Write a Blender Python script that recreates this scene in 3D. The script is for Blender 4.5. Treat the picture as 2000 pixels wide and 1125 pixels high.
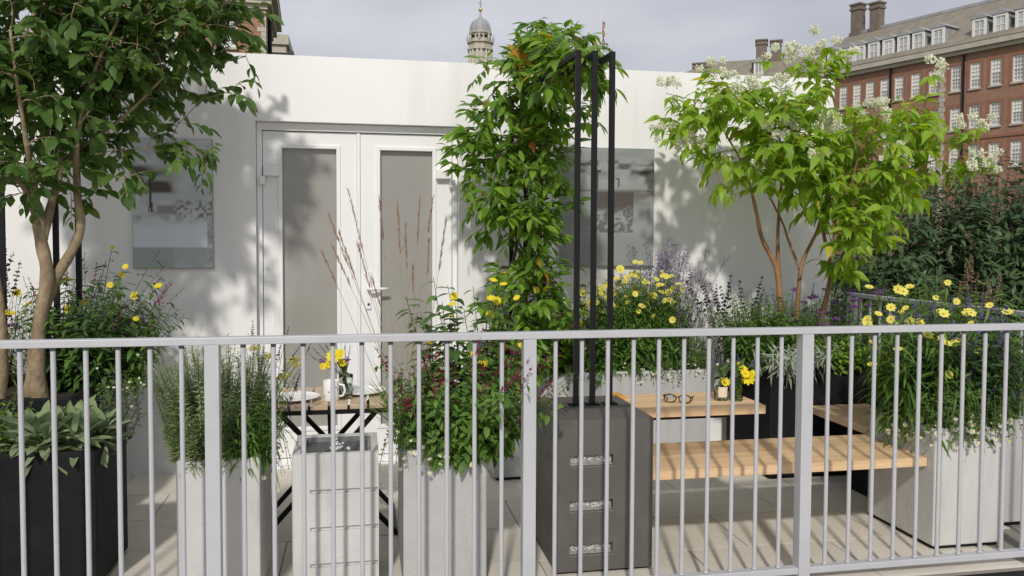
import bpy, math, random
import numpy as np
from mathutils import Matrix, Vector

for o in list(bpy.data.objects):
    bpy.data.objects.remove(o)
S = bpy.context.scene
COL = S.collection

# ---------------------------------------------------------------- camera, sky, sun, exposure
F, YAW, PITCH, ROLL, SHIFT, EYE = 1600.0, math.radians(10.6), math.radians(2.3), 0.004, -0.014, 1.45
cam = bpy.data.cameras.new('camera')
camera = bpy.data.objects.new('camera', cam); COL.objects.link(camera)
CAMROT = Matrix.Rotation(-YAW, 3, 'Z') @ Matrix.Rotation(math.pi/2-PITCH, 3, 'X') @ Matrix.Rotation(ROLL, 3, 'Z')
camera.matrix_world = Matrix.Translation((0, 0, EYE)) @ CAMROT.to_4x4()
cam.sensor_width = 36; cam.lens = 36*F/2000; cam.shift_y = SHIFT
cam.clip_start = 0.05; cam.clip_end = 2000
S.camera = camera

SUN_EL, SUN_AZ = math.radians(38), math.radians(14)      # light travels towards +Y, 14 deg to the right
sun_dir = Vector((math.sin(SUN_AZ)*math.cos(SUN_EL), math.cos(SUN_AZ)*math.cos(SUN_EL), -math.sin(SUN_EL)))
sl = bpy.data.lights.new('sun', 'SUN'); sl.energy = 1.85; sl.angle = math.radians(3.0); sl.color = (1, 0.95, 0.87)
sun = bpy.data.objects.new('sun', sl); COL.objects.link(sun)
sun.rotation_euler = sun_dir.to_track_quat('-Z', 'Y').to_euler(); sun.location = (-3, -10, 12)

W = bpy.data.worlds.new('World'); S.world = W; W.use_nodes = True
nt = W.node_tree; nt.nodes.clear()
def wn(t, **k):
    n = nt.nodes.new(t)
    for a, b in k.items(): setattr(n, a, b)
    return n
wo = wn('ShaderNodeOutputWorld'); bg = wn('ShaderNodeBackground'); bg.inputs['Strength'].default_value = 0.1
sky = wn('ShaderNodeTexSky', sky_type='NISHITA', sun_disc=False)
sky.sun_elevation = SUN_EL; sky.sun_rotation = math.pi + SUN_AZ
tc = wn('ShaderNodeTexCoord'); mp = wn('ShaderNodeMapping'); mp.inputs['Scale'].default_value = (1, 1, 2.6)
nz = wn('ShaderNodeTexNoise'); nz.inputs['Scale'].default_value = 2.6; nz.inputs['Detail'].default_value = 6; nz.inputs['Roughness'].default_value = 0.5
rp = wn('ShaderNodeValToRGB')
rp.color_ramp.elements[0].position = 0.36; rp.color_ramp.elements[0].color = (3.55, 3.6, 4.0, 1)
rp.color_ramp.elements[1].position = 0.66; rp.color_ramp.elements[1].color = (5.0, 5.03, 5.35, 1)
mx = wn('ShaderNodeMix', data_type='RGBA'); mx.inputs[0].default_value = 0.93
L = nt.links.new
L(tc.outputs['Generated'], mp.inputs['Vector']); L(mp.outputs[0], nz.inputs['Vector']); L(nz.outputs['Fac'], rp.inputs[0])
L(sky.outputs[0], mx.inputs[6]); L(rp.outputs[0], mx.inputs[7]); L(mx.outputs[2], bg.inputs['Color']); L(bg.outputs[0], wo.inputs[0])

S.render.engine = 'CYCLES'
S.view_settings.view_transform = 'Standard'; S.view_settings.look = 'None'
S.view_settings.exposure = 0.46; S.view_settings.gamma = 1.0; S.view_settings.use_curve_mapping = False
S.cycles.max_bounces = 8; S.cycles.transparent_max_bounces = 12

# ---------------------------------------------------------------- geometry helpers
def at(px, py, Y):
    """point on the plane Y = const that the photo shows at pixel (px, py) of 2000 x 1125"""
    r = CAMROT @ Vector(((px-1000)/F, (562.5-py)/F + SHIFT*2000/F, -1))
    t = Y/r.y
    return Vector((r.x*t, Y, EYE + r.z*t))
def cw(lat, d):
    return (d*math.sin(YAW)+lat*math.cos(YAW), d*math.cos(YAW)-lat*math.sin(YAW))
def in_view(p, m=60):
    q = CAMROT.transposed() @ (Vector(p)-Vector((0, 0, EYE)))
    if q.z > -0.1: return False
    x = 1000+F*q.x/-q.z; y = 562.5-F*(q.y/-q.z-SHIFT*2000/F)
    return -m < x < 2000+m and -m < y < 1125+m

class MB:
    def __init__(s): s.v = []; s.f = []; s.m = []
    def add(s, vs, fs, mi=0):
        n = len(s.v); s.v += [tuple(v) for v in vs]
        for f in fs: s.f.append(tuple(i+n for i in f)); s.m.append(mi)
        return s
    def box(s, x0, x1, y0, y1, z0, z1, mi=0):
        return s.add([(x0,y0,z0),(x1,y0,z0),(x1,y1,z0),(x0,y1,z0),(x0,y0,z1),(x1,y0,z1),(x1,y1,z1),(x0,y1,z1)],
                     [(0,3,2,1),(4,5,6,7),(0,1,5,4),(1,2,6,5),(2,3,7,6),(3,0,4,7)], mi)
    def bar(s, a, b, w, h, mi=0, up=(0,0,1)):
        a = Vector(a); b = Vector(b); d = (b-a).normalized(); u = Vector(up)
        if abs(d.dot(u)) > .95: u = Vector((0,1,0))
        x = d.cross(u).normalized()*w/2; y = x.cross(d).normalized()*h/2
        vs = [p+sx*x+sy*y for p in (a, b) for sx, sy in ((-1,-1),(1,-1),(1,1),(-1,1))]
        return s.add(vs, [(0,1,2,3),(7,6,5,4),(0,4,5,1),(1,5,6,2),(2,6,7,3),(3,7,4,0)], mi)
    def tube(s, pts, rad, n=8, mi=0, cap=True):
        pts = [Vector(p) for p in pts]; k = len(pts)
        if not hasattr(rad, '__len__'): rad = [rad]*k
        base = len(s.v); ref = None
        for i, p in enumerate(pts):
            d = (pts[min(i+1,k-1)]-pts[max(i-1,0)])
            d = d.normalized() if d.length > 1e-9 else Vector((0,0,1))
            if ref is None: ref = d.orthogonal().normalized()
            x = (ref-d*ref.dot(d)); x = x.normalized() if x.length > 1e-6 else d.orthogonal().normalized(); ref = x
            y = d.cross(x)
            for j in range(n):
                a = 2*math.pi*j/n; s.v.append(tuple(p+(x*math.cos(a)+y*math.sin(a))*rad[i]))
        for i in range(k-1):
            for j in range(n):
                s.f.append((base+i*n+j, base+i*n+(j+1)%n, base+(i+1)*n+(j+1)%n, base+(i+1)*n+j)); s.m.append(mi)
        if cap:
            s.f.append(tuple(base+j for j in reversed(range(n)))); s.m.append(mi)
            s.f.append(tuple(base+(k-1)*n+j for j in range(n))); s.m.append(mi)
        return s
    def lathe(s, prof, c=(0,0,0), n=20, mi=0):
        base = len(s.v)
        for r, z in prof:
            for j in range(n):
                a = 2*math.pi*j/n; s.v.append((c[0]+r*math.cos(a), c[1]+r*math.sin(a), c[2]+z))
        for i in range(len(prof)-1):
            for j in range(n):
                s.f.append((base+i*n+j, base+i*n+(j+1)%n, base+(i+1)*n+(j+1)%n, base+(i+1)*n+j)); s.m.append(mi)
        return s
    def pocket(s, x0, x1, z0, z1, holes, y, depth, mi=0, mback=0, back=True):
        """a front (facing -y) with rectangular recesses; back=False leaves them open"""
        xs = sorted({x0, x1, *[h[i] for h in holes for i in (0, 1)]}); zs = sorted({z0, z1, *[h[i] for h in holes for i in (2, 3)]})
        for i in range(len(xs)-1):
            for j in range(len(zs)-1):
                a, b, c, d = xs[i], xs[i+1], zs[j], zs[j+1]; mxx, mz = (a+b)/2, (c+d)/2
                if any(h[0] < mxx < h[1] and h[2] < mz < h[3] for h in holes): continue
                s.add([(a,y,c),(b,y,c),(b,y,d),(a,y,d)], [(0,1,2,3)], mi)
        for (a, b, c, d) in holes:
            q = y+depth
            s.add([(a,y,c),(b,y,c),(b,y,d),(a,y,d),(a,q,c),(b,q,c),(b,q,d),(a,q,d)], [(0,4,5,1),(1,5,6,2),(2,6,7,3),(3,7,4,0)], mi)
            if back: s.add([(a,q,c),(b,q,c),(b,q,d),(a,q,d)], [(0,1,2,3)], mback)
        return s
    def mesh(s, name, mats, smooth=False):
        me = bpy.data.meshes.new(name); me.from_pydata(s.v, [], s.f)
        for m in (mats if isinstance(mats, (list, tuple)) else [mats]): me.materials.append(m)
        if any(s.m): me.polygons.foreach_set('material_index', s.m)
        if smooth: me.polygons.foreach_set('use_smooth', [True]*len(s.f))
        me.update(); return me
    def build(s, name, mats, parent=None, smooth=False, bevel=0, kind=None):
        return put(name, s.mesh(name, mats, smooth), parent, bevel=bevel, kind=kind)

def put(name, me, parent=None, M=None, bevel=0, kind=None):
    o = bpy.data.objects.new(name, me); COL.objects.link(o)
    if parent is not None:
        o.parent = parent
        if parent.get('_w'): o.matrix_parent_inverse = Matrix.Translation(-Vector(parent['_w']))
    if M is not None: o.matrix_basis = M
    if bevel:
        b = o.modifiers.new('bevel', 'BEVEL'); b.width = bevel; b.segments = 2; b.limit_method = 'ANGLE'; b.angle_limit = .6
    if kind: o['kind'] = kind
    return o
def thing(name, label, cat, loc=(0,0,0), group=None, M=None):
    """Empty at the thing's base. Parts are written in world coordinates unless M gives a local frame."""
    o = bpy.data.objects.new(name, None); COL.objects.link(o); o.empty_display_size = .1
    if M is not None: o.matrix_basis = M
    else: o.location = loc; o['_w'] = tuple(loc)
    return tag(o, label, cat, group)
def tag(o, label=None, cat=None, group=None, kind=None):
    if label: o['label'] = label
    if cat: o['category'] = cat
    if group: o['group'] = group
    if kind: o['kind'] = kind
    return o

# ---------------------------------------------------------------- materials
def mat(name, c, rough=.6, var=.12, scale=6, bump=0, bscale=60, spec=.4, metal=0, c2=None, stretch=(1,1,1), detail=6, coat=0, stain=None, objvar=0):
    m = bpy.data.materials.new(name); m.use_nodes = True; t = m.node_tree; n = t.nodes; b = n['Principled BSDF']; k = t.links.new
    b.inputs['Roughness'].default_value = rough; b.inputs['Specular IOR Level'].default_value = spec; b.inputs['Metallic'].default_value = metal
    b.inputs['Coat Weight'].default_value = coat
    co = n.new('ShaderNodeTexCoord'); mp = n.new('ShaderNodeMapping'); mp.inputs['Scale'].default_value = stretch
    k(co.outputs['Object'], mp.inputs['Vector'])
    nz = n.new('ShaderNodeTexNoise'); nz.inputs['Scale'].default_value = scale; nz.inputs['Detail'].default_value = detail; nz.inputs['Roughness'].default_value = .6
    k(mp.outputs[0], nz.inputs['Vector'])
    r = n.new('ShaderNodeValToRGB'); e = r.color_ramp.elements; e[0].position = .3; e[1].position = .72
    lo = c2 if c2 else tuple(x*(1-var) for x in c); hi = c if c2 else tuple(min(1, x*(1+var)) for x in c)
    e[0].color = (*lo, 1); e[1].color = (*hi, 1)
    k(nz.outputs['Fac'], r.inputs[0]); out = r.outputs[0]
    if stain:      # (colour, scale, threshold, strength, stretch)
        n2 = n.new('ShaderNodeTexNoise'); n2.inputs['Scale'].default_value = stain[1]; n2.inputs['Detail'].default_value = 8; n2.inputs['Roughness'].default_value = .65
        m2 = n.new('ShaderNodeMapping'); m2.inputs['Scale'].default_value = stain[4] if len(stain) > 4 else (1,1,1)
        k(co.outputs['Object'], m2.inputs['Vector']); k(m2.outputs[0], n2.inputs['Vector'])
        mr = n.new('ShaderNodeMapRange'); mr.inputs[1].default_value = stain[2]; mr.inputs[2].default_value = stain[2]+.18; mr.inputs[4].default_value = stain[3]
        k(n2.outputs['Fac'], mr.inputs[0])
        mm = n.new('ShaderNodeMix'); mm.data_type = 'RGBA'; mm.inputs[7].default_value = (*stain[0], 1)
        k(mr.outputs[0], mm.inputs[0]); k(out, mm.inputs[6]); out = mm.outputs[2]
    if objvar:
        oi = n.new('ShaderNodeObjectInfo'); ov = n.new('ShaderNodeMapRange'); ov.inputs[3].default_value = 1-objvar; ov.inputs[4].default_value = 1+objvar*.6
        k(oi.outputs['Random'], ov.inputs[0]); hv = n.new('ShaderNodeHueSaturation'); k(ov.outputs[0], hv.inputs['Value']); k(out, hv.inputs['Color']); out = hv.outputs[0]
    k(out, b.inputs['Base Color'])
    if bump:
        nb = n.new('ShaderNodeTexNoise'); nb.inputs['Scale'].default_value = bscale; nb.inputs['Detail'].default_value = 5; k(mp.outputs[0], nb.inputs['Vector'])
        bp = n.new('ShaderNodeBump'); bp.inputs['Strength'].default_value = bump; bp.inputs['Distance'].default_value = .01
        k(nb.outputs['Fac'], bp.inputs['Height']); k(bp.outputs[0], b.inputs['Normal'])
    m.diffuse_color = (*c, 1)
    return m
def leafmat(name, cols, trans=.35, rough=.42, rare=None, spec=.35):
    """cols: three greens picked per leaf; rare = (colour, share)"""
    m = bpy.data.materials.new(name); m.use_nodes = True; t = m.node_tree; n = t.nodes; b = n['Principled BSDF']; k = t.links.new
    g = n.new('ShaderNodeNewGeometry'); oi = n.new('ShaderNodeObjectInfo')
    ad = n.new('ShaderNodeMath'); ad.operation = 'ADD'; k(g.outputs['Random Per Island'], ad.inputs[0]); k(oi.outputs['Random'], ad.inputs[1])
    fr = n.new('ShaderNodeMath'); fr.operation = 'FRACT'; k(ad.outputs[0], fr.inputs[0])
    r = n.new('ShaderNodeValToRGB'); el = r.color_ramp.elements
    el[0].position = 0; el[0].color = (*cols[0], 1); el[1].position = 1; el[1].color = (*cols[2], 1)
    x = el.new(.5); x.color = (*cols[1], 1)
    if rare:
        a = el.new(1-rare[1]-.005); a.color = (*cols[2], 1); a = el.new(1-rare[1]); a.color = (*rare[0], 1); el[-1].color = (*rare[0], 1)
    k(fr.outputs[0], r.inputs[0])
    co = n.new('ShaderNodeTexCoord'); nz = n.new('ShaderNodeTexNoise'); nz.inputs['Scale'].default_value = 30; k(co.outputs['Object'], nz.inputs['Vector'])
    hs = n.new('ShaderNodeHueSaturation'); mr = n.new('ShaderNodeMapRange'); gain = 1.0 if any(q in name for q in ('petal', 'blossom', 'yarrow', 'seed', 'calyx')) else 1.28
    mr.inputs[3].default_value = .8*gain; mr.inputs[4].default_value = 1.2*gain
    k(nz.outputs['Fac'], mr.inputs[0]); k(mr.outputs[0], hs.inputs['Value']); k(r.outputs[0], hs.inputs['Color'])
    k(hs.outputs[0], b.inputs['Base Color']); b.inputs['Roughness'].default_value = rough; b.inputs['Specular IOR Level'].default_value = spec
    tr = n.new('ShaderNodeBsdfTranslucent'); h2 = n.new('ShaderNodeHueSaturation'); h2.inputs['Hue'].default_value = .485; h2.inputs['Saturation'].default_value = 1.1; h2.inputs['Value'].default_value = 1.5
    k(hs.outputs[0], h2.inputs['Color']); k(h2.outputs[0], tr.inputs['Color'])
    ms = n.new('ShaderNodeMixShader'); ms.inputs[0].default_value = trans
    k(b.outputs[0], ms.inputs[1]); k(tr.outputs[0], ms.inputs[2]); k(ms.outputs[0], n['Material Output'].inputs[0])
    m.diffuse_color = (*cols[1], 1)
    return m
def glassmat(name, c, rough=.05):
    m = bpy.data.materials.new(name); m.use_nodes = True; b = m.node_tree.nodes['Principled BSDF']
    b.inputs['Base Color'].default_value = (*c, 1); b.inputs['Transmission Weight'].default_value = 1; b.inputs['Roughness'].default_value = rough; b.inputs['IOR'].default_value = 1.3
    return m
def woodmat(name, c, c2, axis=0, sc=1):
    st = [14*sc]*3; st[axis] = .9*sc
    return mat(name, c, rough=.5, scale=2.2, c2=c2, stretch=st, detail=8, bump=.08, bscale=5, objvar=.12)

M_white = mat('white_render', (.86,.855,.85), .65, .03, 1.3, bump=.12, bscale=140, stain=((.72,.71,.69), 1.1, .46, .6, (2.5,2.5,.2)))
M_upvc = mat('white_upvc', (.86,.86,.86), .3, .015, 3, spec=.5)
M_rail = mat('galvanised_paint', (.455,.463,.488), .42, .06, 9, bump=.05, bscale=200, spec=.5, stain=((.36,.365,.38), 30, .58, .5))
M_conc = mat('pale_concrete', (.56,.555,.54), .8, .07, 3, bump=.25, bscale=90, stain=((.42,.41,.385), 5, .52, .6, (2.2,2.2,.45)))
M_conc2 = mat('grey_concrete', (.47,.47,.465), .8, .09, 3.5, bump=.25, bscale=80, stain=((.34,.335,.32), 4, .50, .6, (2.2,2.2,.45)))
M_dark = mat('dark_polished_concrete', (.105,.098,.089), .6, .14, 3, bump=.12, bscale=60, stain=((.14,.131,.12), 4, .5, .55))
M_blackp = mat('black_planter_fibre', (.013,.013,.014), .75, .25, 8, bump=.3, bscale=120, spec=.15)
M_blackm = mat('black_metal', (.010,.010,.011), .5, .1, 10, spec=.2)
M_paver = mat('pale_paving', (.64,.60,.53), .85, .10, 2.5, bump=.3, bscale=70, stain=((.42,.39,.34), 5, .52, .5), objvar=.08)
M_joint = mat('paving_joint', (.25,.23,.2), .9)
M_soil = mat('dark_soil', (.035,.025,.018), .95, .4, 30, bump=.8, bscale=60)
M_woodx = woodmat('oak_along_x', (.76,.55,.34), (.58,.38,.20), 0)
M_woody = woodmat('oak_along_y', (.72,.52,.34), (.60,.40,.235), 1)
M_slatw = woodmat('acacia_slat', (.68,.54,.39), (.54,.39,.25), 1, 1.3)
M_slate = mat('slate_basin', (.20,.205,.21), .6, .35, 14, bump=.4, bscale=40)
M_china = mat('white_china', (.88,.875,.855), .25, .02, 5, spec=.5)
M_grass = mat('lawn', (.06,.09,.03), .95, .3, 3, bump=.5, bscale=20)
M_frost = mat('frosted_glass', (.33,.32,.295), .10, .08, 1.2, spec=.6, stain=((.40,.39,.37), 3, .52, .5, (1,1,.5)))
M_stone = mat('portland_stone', (.47,.43,.36), .8, .12, 1.2, stain=((.3,.27,.22), 1.5, .55, .5))
M_brick = mat('brown_brick', (.32,.18,.125), .9, .18, .9, stain=((.22,.14,.105), 2.5, .5, .6))
M_chim = mat('sooty_brick', (.19,.15,.125), .9, .2, 1.2, stain=((.12,.10,.085), 1.5, .5, .6))
M_brickred = mat('red_rubbed_brick', (.29,.14,.09), .85, .12, 1.5)
M_roof = mat('weathered_slate', (.24,.215,.17), .8, .15, .8, stain=((.17,.155,.13), 1.3, .5, .6))
M_lead = mat('lead', (.33,.335,.345), .6, .15, .7, stain=((.2,.2,.2), 1, .52, .5))
M_wframe = mat('white_window_paint', (.75,.74,.70), .5, .03, 3)
M_pane = mat('window_pane', (.48,.49,.50), .12, .35, .35, spec=.6)
M_gold = mat('gilded_ball', (.75,.55,.2), .35, .1, 3, metal=.6)
M_ground = mat('pale_path', (.54,.51,.46), .95, .1, 1.5, bump=.4, bscale=30)
# ================================================================ the setting
rng = random.Random(7)
tag(MB().add([(-900,-900,-.25),(900,-900,-.25),(900,900,-.25),(-900,900,-.25)], [(0,1,2,3)]).build('ground', M_ground), kind='structure')
tag(MB().add([(-300,9,-.246),(300,9,-.246),(300,400,-.246),(-300,400,-.246)], [(0,1,2,3)]).build('lawn', M_grass), kind='structure')
YW, YR = 5.32, 3.18                    # wall face, railing line
deck = tag(MB().box(-3.2, 3.56, 3.08, 5.318, -.25, -.022).build('balcony_floor', [M_blackm]), kind='structure')
dj = MB().box(-3.19, 3.5, 3.14, 5.31, -.021, -.006).build('joint_bed', M_joint, deck)
pw, pd = .72, .44
pm = MB().box(0, pw-.006, 0, pd-.006, -.005, 0).mesh('paver', M_paver)
for j in range(5):
    for i in range(-4, 6):
        x = .08+i*pw + (.3 if j % 2 else 0); y = 3.14+j*pd
        if x+pw > 3.5: continue
        o = put('paver', pm, deck, Matrix.Translation((x, y, rng.uniform(-.0012, .0012))))
        o.rotation_euler = (rng.uniform(-.001,.001), rng.uniform(-.001,.001), 0)

# --- white rear wall with the door opening
D0, D1, DT = -.63, .64, 2.19
wall = thing('garden_wall', 'smooth white rendered wall closing the back of the balcony', 'wall', (0, YW, 0))
w = MB().pocket(-3.6, 3.31, -.24, 2.60, [(D0, D1, .0, DT)], YW, .16)
w.add([(-3.6,YW,2.6),(3.31,YW,2.6),(3.31,8.2,2.6),(-3.6,8.2,2.6)], [(0,1,2,3)])
w.add([(3.31,YW,-.24),(3.31,8.2,-.24),(3.31,8.2,2.6),(3.31,YW,2.6)], [(0,1,2,3)])
w.add([(-3.6,YW,-.24),(-3.6,8.2,-.24),(-3.6,8.2,2.6),(-3.6,YW,2.6)], [(3,2,1,0)])
w.add([(-3.6,8.2,-.24),(3.31,8.2,-.24),(3.31,8.2,2.6),(-3.6,8.2,2.6)], [(3,2,1,0)])
w.build('wall_panel', M_white, wall)

door = thing('double_door', 'white double door with tall frosted panes in the white wall', 'door', (0, YW+.05, 0))
fy = YW+.055
fr = MB().box(D0+.002, D0+.034, fy, fy+.09, 0.002, DT-.002).box(D1-.034, D1-.002, fy, fy+.09, .002, DT-.002).box(D0+.034, D1-.034, fy, fy+.09, DT-.05, DT-.002).box(D0+.034, D1-.034, fy, fy+.09, .002, .045)
fr.build('door_frame', M_upvc, door, bevel=.004)
ly = fy+.018
for sgn, (a, b, g0, g1) in ((-1, (D0+.037, -.012, -.489, -.125)), (1, (.012, D1-.037, .125, .489))):
    m = MB().pocket(a, b, .05, DT-.055, [(g0, g1, .23, 2.045)], ly, .05, back=False)
    m.add([(a,ly,.05),(a,ly+.06,.05),(a,ly+.06,DT-.055),(a,ly,DT-.055)], [(3,2,1,0)]).add([(b,ly,.05),(b,ly+.06,.05),(b,ly+.06,DT-.055),(b,ly,DT-.055)], [(0,1,2,3)])
    leaf_o = m.build('door_leaf', M_upvc, door)
    be = MB()
    for x0, x1, z0, z1 in ((g0-.012,g0+.014,.218,2.057),(g1-.014,g1+.012,.218,2.057),(g0+.014,g1-.014,.218,.244),(g0+.014,g1-.014,2.031,2.057)):
        be.box(x0, x1, ly-.008, ly+.03, z0, z1)
    be.build('glazing_bead', M_upvc, leaf_o, bevel=.004)
    MB().box(g0+.002, g1-.002, ly+.032, ly+.044, .232, 2.043).build('pane', M_frost, leaf_o)
    hx = a if sgn < 0 else b
    for hz in (1.86, .32):
        h = MB().box(min(hx-.005*sgn, hx-.105*sgn), max(hx-.005*sgn, hx-.105*sgn), ly-.045, ly-.002, hz-.01, hz+.055)
        h.box(hx-.018, hx+.018, ly-.05, ly-.012, hz-.065, hz-.011)
        h.build('hinge', M_upvc, leaf_o, bevel=.007)
MB().box(-.012+.001, .011, ly-.012, ly+.05, .05, DT-.055).build('meeting_strip', M_upvc, door, bevel=.003)
hd = MB().box(.045, .078, ly-.012, ly-.001, 1.0, 1.25).build('handle_plate', M_upvc, door, bevel=.006)
MB().tube([(.062, ly-.01, 1.135), (.062, ly-.05, 1.135), (.08, ly-.055, 1.135), (.185, ly-.05, 1.137)], [.012,.012,.013,.009], 10).build('lever', M_upvc, hd, smooth=True)
MB().tube([(.062, ly-.0135, 1.035), (.062, ly-.016, 1.035)], .008, 10).build('keyhole', M_blackm, hd)

# --- two painted boards on the wall
def painting(label, x0, x1, z0, z1, fn, group, gain=1.0):
    nx, nz_ = 70, 104
    t = thing('painting', label, 'painting', ((x0+x1)/2, YW, z0), group)
    m = bpy.data.materials.new('painted_board'); m.use_nodes = True; b = m.node_tree.nodes['Principled BSDF']
    a = m.node_tree.nodes.new('ShaderNodeVertexColor'); a.layer_name = 'paint'; m.node_tree.links.new(a.outputs[0], b.inputs['Base Color']); b.inputs['Roughness'].default_value = .6
    n_ = m.node_tree.nodes.new('ShaderNodeTexNoise'); n_.inputs['Scale'].default_value = 90; bp = m.node_tree.nodes.new('ShaderNodeBump'); bp.inputs['Strength'].default_value = .25; bp.inputs['Distance'].default_value = .004
    m.node_tree.links.new(n_.outputs[0], bp.inputs['Height']); m.node_tree.links.new(bp.outputs[0], b.inputs['Normal'])
    MB().box(x0, x1, YW-.032, YW-.001, z0, z1).build('board', mat('board_edge', (.34,.36,.37), .6, .05), t, bevel=.003)
    mb = MB(); cols = []
    for j in range(nz_+1):
        for i in range(nx+1):
            u, v = i/nx, 1-j/nz_
            mb.v.append((x0+.004+u*(x1-x0-.008), YW-.034, z1-.004-v*(z1-z0-.008) if False else z0+.004+j/nz_*(z1-z0-.008))); cols.append((*[min(1, q*gain) for q in fn(u, v)], 1))
    for j in range(nz_):
        for i in range(nx):
            k = j*(nx+1)+i; mb.f.append((k, k+1, k+nx+2, k+nx+1)); mb.m.append(0)
    me = mb.mesh('paint_layer', m); ca = me.color_attributes.new('paint', 'FLOAT_COLOR', 'POINT'); ca.data.foreach_set('color', np.array(cols, dtype=np.float32).ravel())
    put('paint_layer', me, t)
_lat = np.random.RandomState(3).rand(5, 64, 64)
def vnoise(x, y, k=0):
    x %= 63; y %= 63; i, j = int(x), int(y); a, b = x-i, y-j; q = _lat[k]
    a = a*a*(3-2*a); b = b*b*(3-2*b)
    return (q[j,i]*(1-a)+q[j,i+1]*a)*(1-b)+(q[j+1,i]*(1-a)+q[j+1,i+1]*a)*b
def mixc(a, b, f): f = max(0, min(1, f)); return tuple(x*(1-f)+y*f for x, y in zip(a, b))
def sst(a, b, x): t = max(0, min(1, (x-a)/(b-a))); return t*t*(3-2*t)
def paint_a(u, v):
    n1 = vnoise(u*5, v*22); n2 = vnoise(u*14, v*40, 1); n3 = vnoise(u*34, v*50, 2)
    c = mixc((.30,.32,.34), (.40,.42,.44), n1)
    smudge = sst(.19,.24,v)*sst(.44,.40,v)*sst(.62,.45,u)*(.35+.9*sst(.35,.7,vnoise(u*3+9, v*26, 3)))
    c = mixc(c, (.06,.05,.042), smudge)
    c = mixc(c, (.10,.095,.09), sst(.46,.5,v)*sst(.66,.58,v)*sst(.42,.6,u)*sst(.4,.75,n3)*.9)
    c = mixc(c, (.16,.14,.135), sst(.50,.53,v)*sst(.60,.57,v)*sst(.26,.34,u)*sst(.54,.5,u)*.8)
    c = mixc(c, (.13,.13,.13), sst(.56,.58,v)*sst(.68,.62,v)*sst(.45,.8,n2)*.45)
    if .60 < v and u < .93: c = mixc(c, (.44,.485,.53), sst(.60,.72,v)*.9)
    if v > .845: c = mixc((.24,.265,.275), (.34,.36,.37), (n3*.5+.2) if u > .5 else .05)
    if u > .93 and v > .6: c = mixc((.2,.21,.22), (.34,.36,.37), n3)
    du = abs(u-.225)
    if (.31 < v < .335 and du < .03) or (.33 < v < .48 and du < .011) or (.46 < v < .575 and (abs(du-(v-.46)*.25) < .008 or du < .009)): c = (.03,.03,.032)
    return c
def paint_b(u, v):
    n1 = vnoise(u*5+20, v*20, 3); n3 = vnoise(u*40, v*60, 2); n2 = vnoise(u*9, v*36, 4)
    c = mixc((.30,.32,.325), (.38,.40,.40), n1)
    c = mixc(c, (.09,.09,.088), sst(.08,.12,v)*sst(.36,.22,v)*sst(.4,.7,n2)*.9)
    c = mixc(c, (.42,.44,.44), sst(.2,.24,v)*sst(.34,.3,v)*.6)
    if .35 < v < .37: c = mixc(c, (.12,.11,.10), .7)
    if .37 < v < .72:
        if .36 < u < .78:
            c = mixc((.10,.085,.078), c, sst(.48,.56,v)*.25 + sst(.45,.7,n3)*sst(.44,.60,v)*.9)
        elif u > .78: c = mixc(c, (.15,.13,.12), sst(.52,.40,v)*sst(.4,.7,n2)*.8)
        else: c = mixc(c, (.2,.21,.21), n3*.5)
    if v > .74: c = mixc((.30,.32,.315), (.34,.355,.35), n1)
    if (.2 < v < .35 and abs(u-.385) < .009) or (.19 < v < .205 and abs(u-.385) < .03) or (.25 < v < .33 and abs(u-.62) < .008) or (.25 < v < .265 and abs(u-.605) < .022): c = (.04,.04,.042)
    return c
a0, a1 = at(256, 268, YW-.03), at(417, 524, YW-.03)
painting('grey abstract seascape board on wall beside the leafy multi-stemmed tree', a0.x, a1.x, a1.z, a0.z, paint_a, 'painted boards hung on the white wall', 1.5)
b0, b1 = at(1096, 286, YW-.03), at(1276, 520, YW-.03)
painting('grey abstract seascape board on wall behind the three black posts', b0.x, b1.x, b1.z, b0.z, paint_b, 'painted boards hung on the white wall', .80)

# --- balustrades
rail = thing('front_railing', 'pale grey metal balustrade running across the whole front', 'railing', (0, YR, 0))
RZ = 1.075
MB().box(-2.99, 3.475, YR-.024, YR+.024, RZ-.014, RZ+.014).build('top_rail', M_rail, rail, bevel=.003)
MB().box(-2.99, 3.475, YR-.02, YR+.02, .03, .058).build('bottom_rail', M_rail, rail, bevel=.003)
bal = MB().tube([(0,0,.0585),(0,0,RZ-.0145)], .0089, 12, cap=False).tube([(0,0,RZ-.027),(0,0,RZ-.0147)], .0099, 12, 1).tube([(0,0,.0587),(0,0,.066)], .0108, 12).mesh('baluster', [M_rail, mat('dark_collar', (.12,.12,.13), .6)], True)
pst = MB().box(-.026, .026, -.0265, .0265, -.02, RZ-.0145).mesh('post', M_rail)
for k in range(-2, 4):
    X = -.535+1.2*k
    if X > -2.9: put('post', pst, rail, Matrix.Translation((X, YR, 0)), bevel=.002)
    for i in range(1, 11):
        x = X+1.2*i/11
        if x < 3.4: put('baluster', bal, rail, Matrix.Translation((x, YR, 0)))
put('post', pst, rail, Matrix.Translation((3.45, YR, 0)))
XR = 3.45
side = thing('side_railing', 'pale grey metal balustrade closing the right end, seen through yellow flowers', 'railing', (XR, 4.2, 0))
MB().box(XR-.024, XR+.024, YR+.03, 5.30, RZ-.014, RZ+.014).build('top_rail', M_rail, side, bevel=.003)
MB().box(XR-.02, XR+.02, YR+.03, 5.30, .03, .058).build('bottom_rail', M_rail, side, bevel=.003)
put('post', pst, side, Matrix.Translation((XR, 5.27, 0)))
for i in range(1, 19): put('baluster', bal, side, Matrix.Translation((XR, YR+.03+i*.109, 0)))

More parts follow.
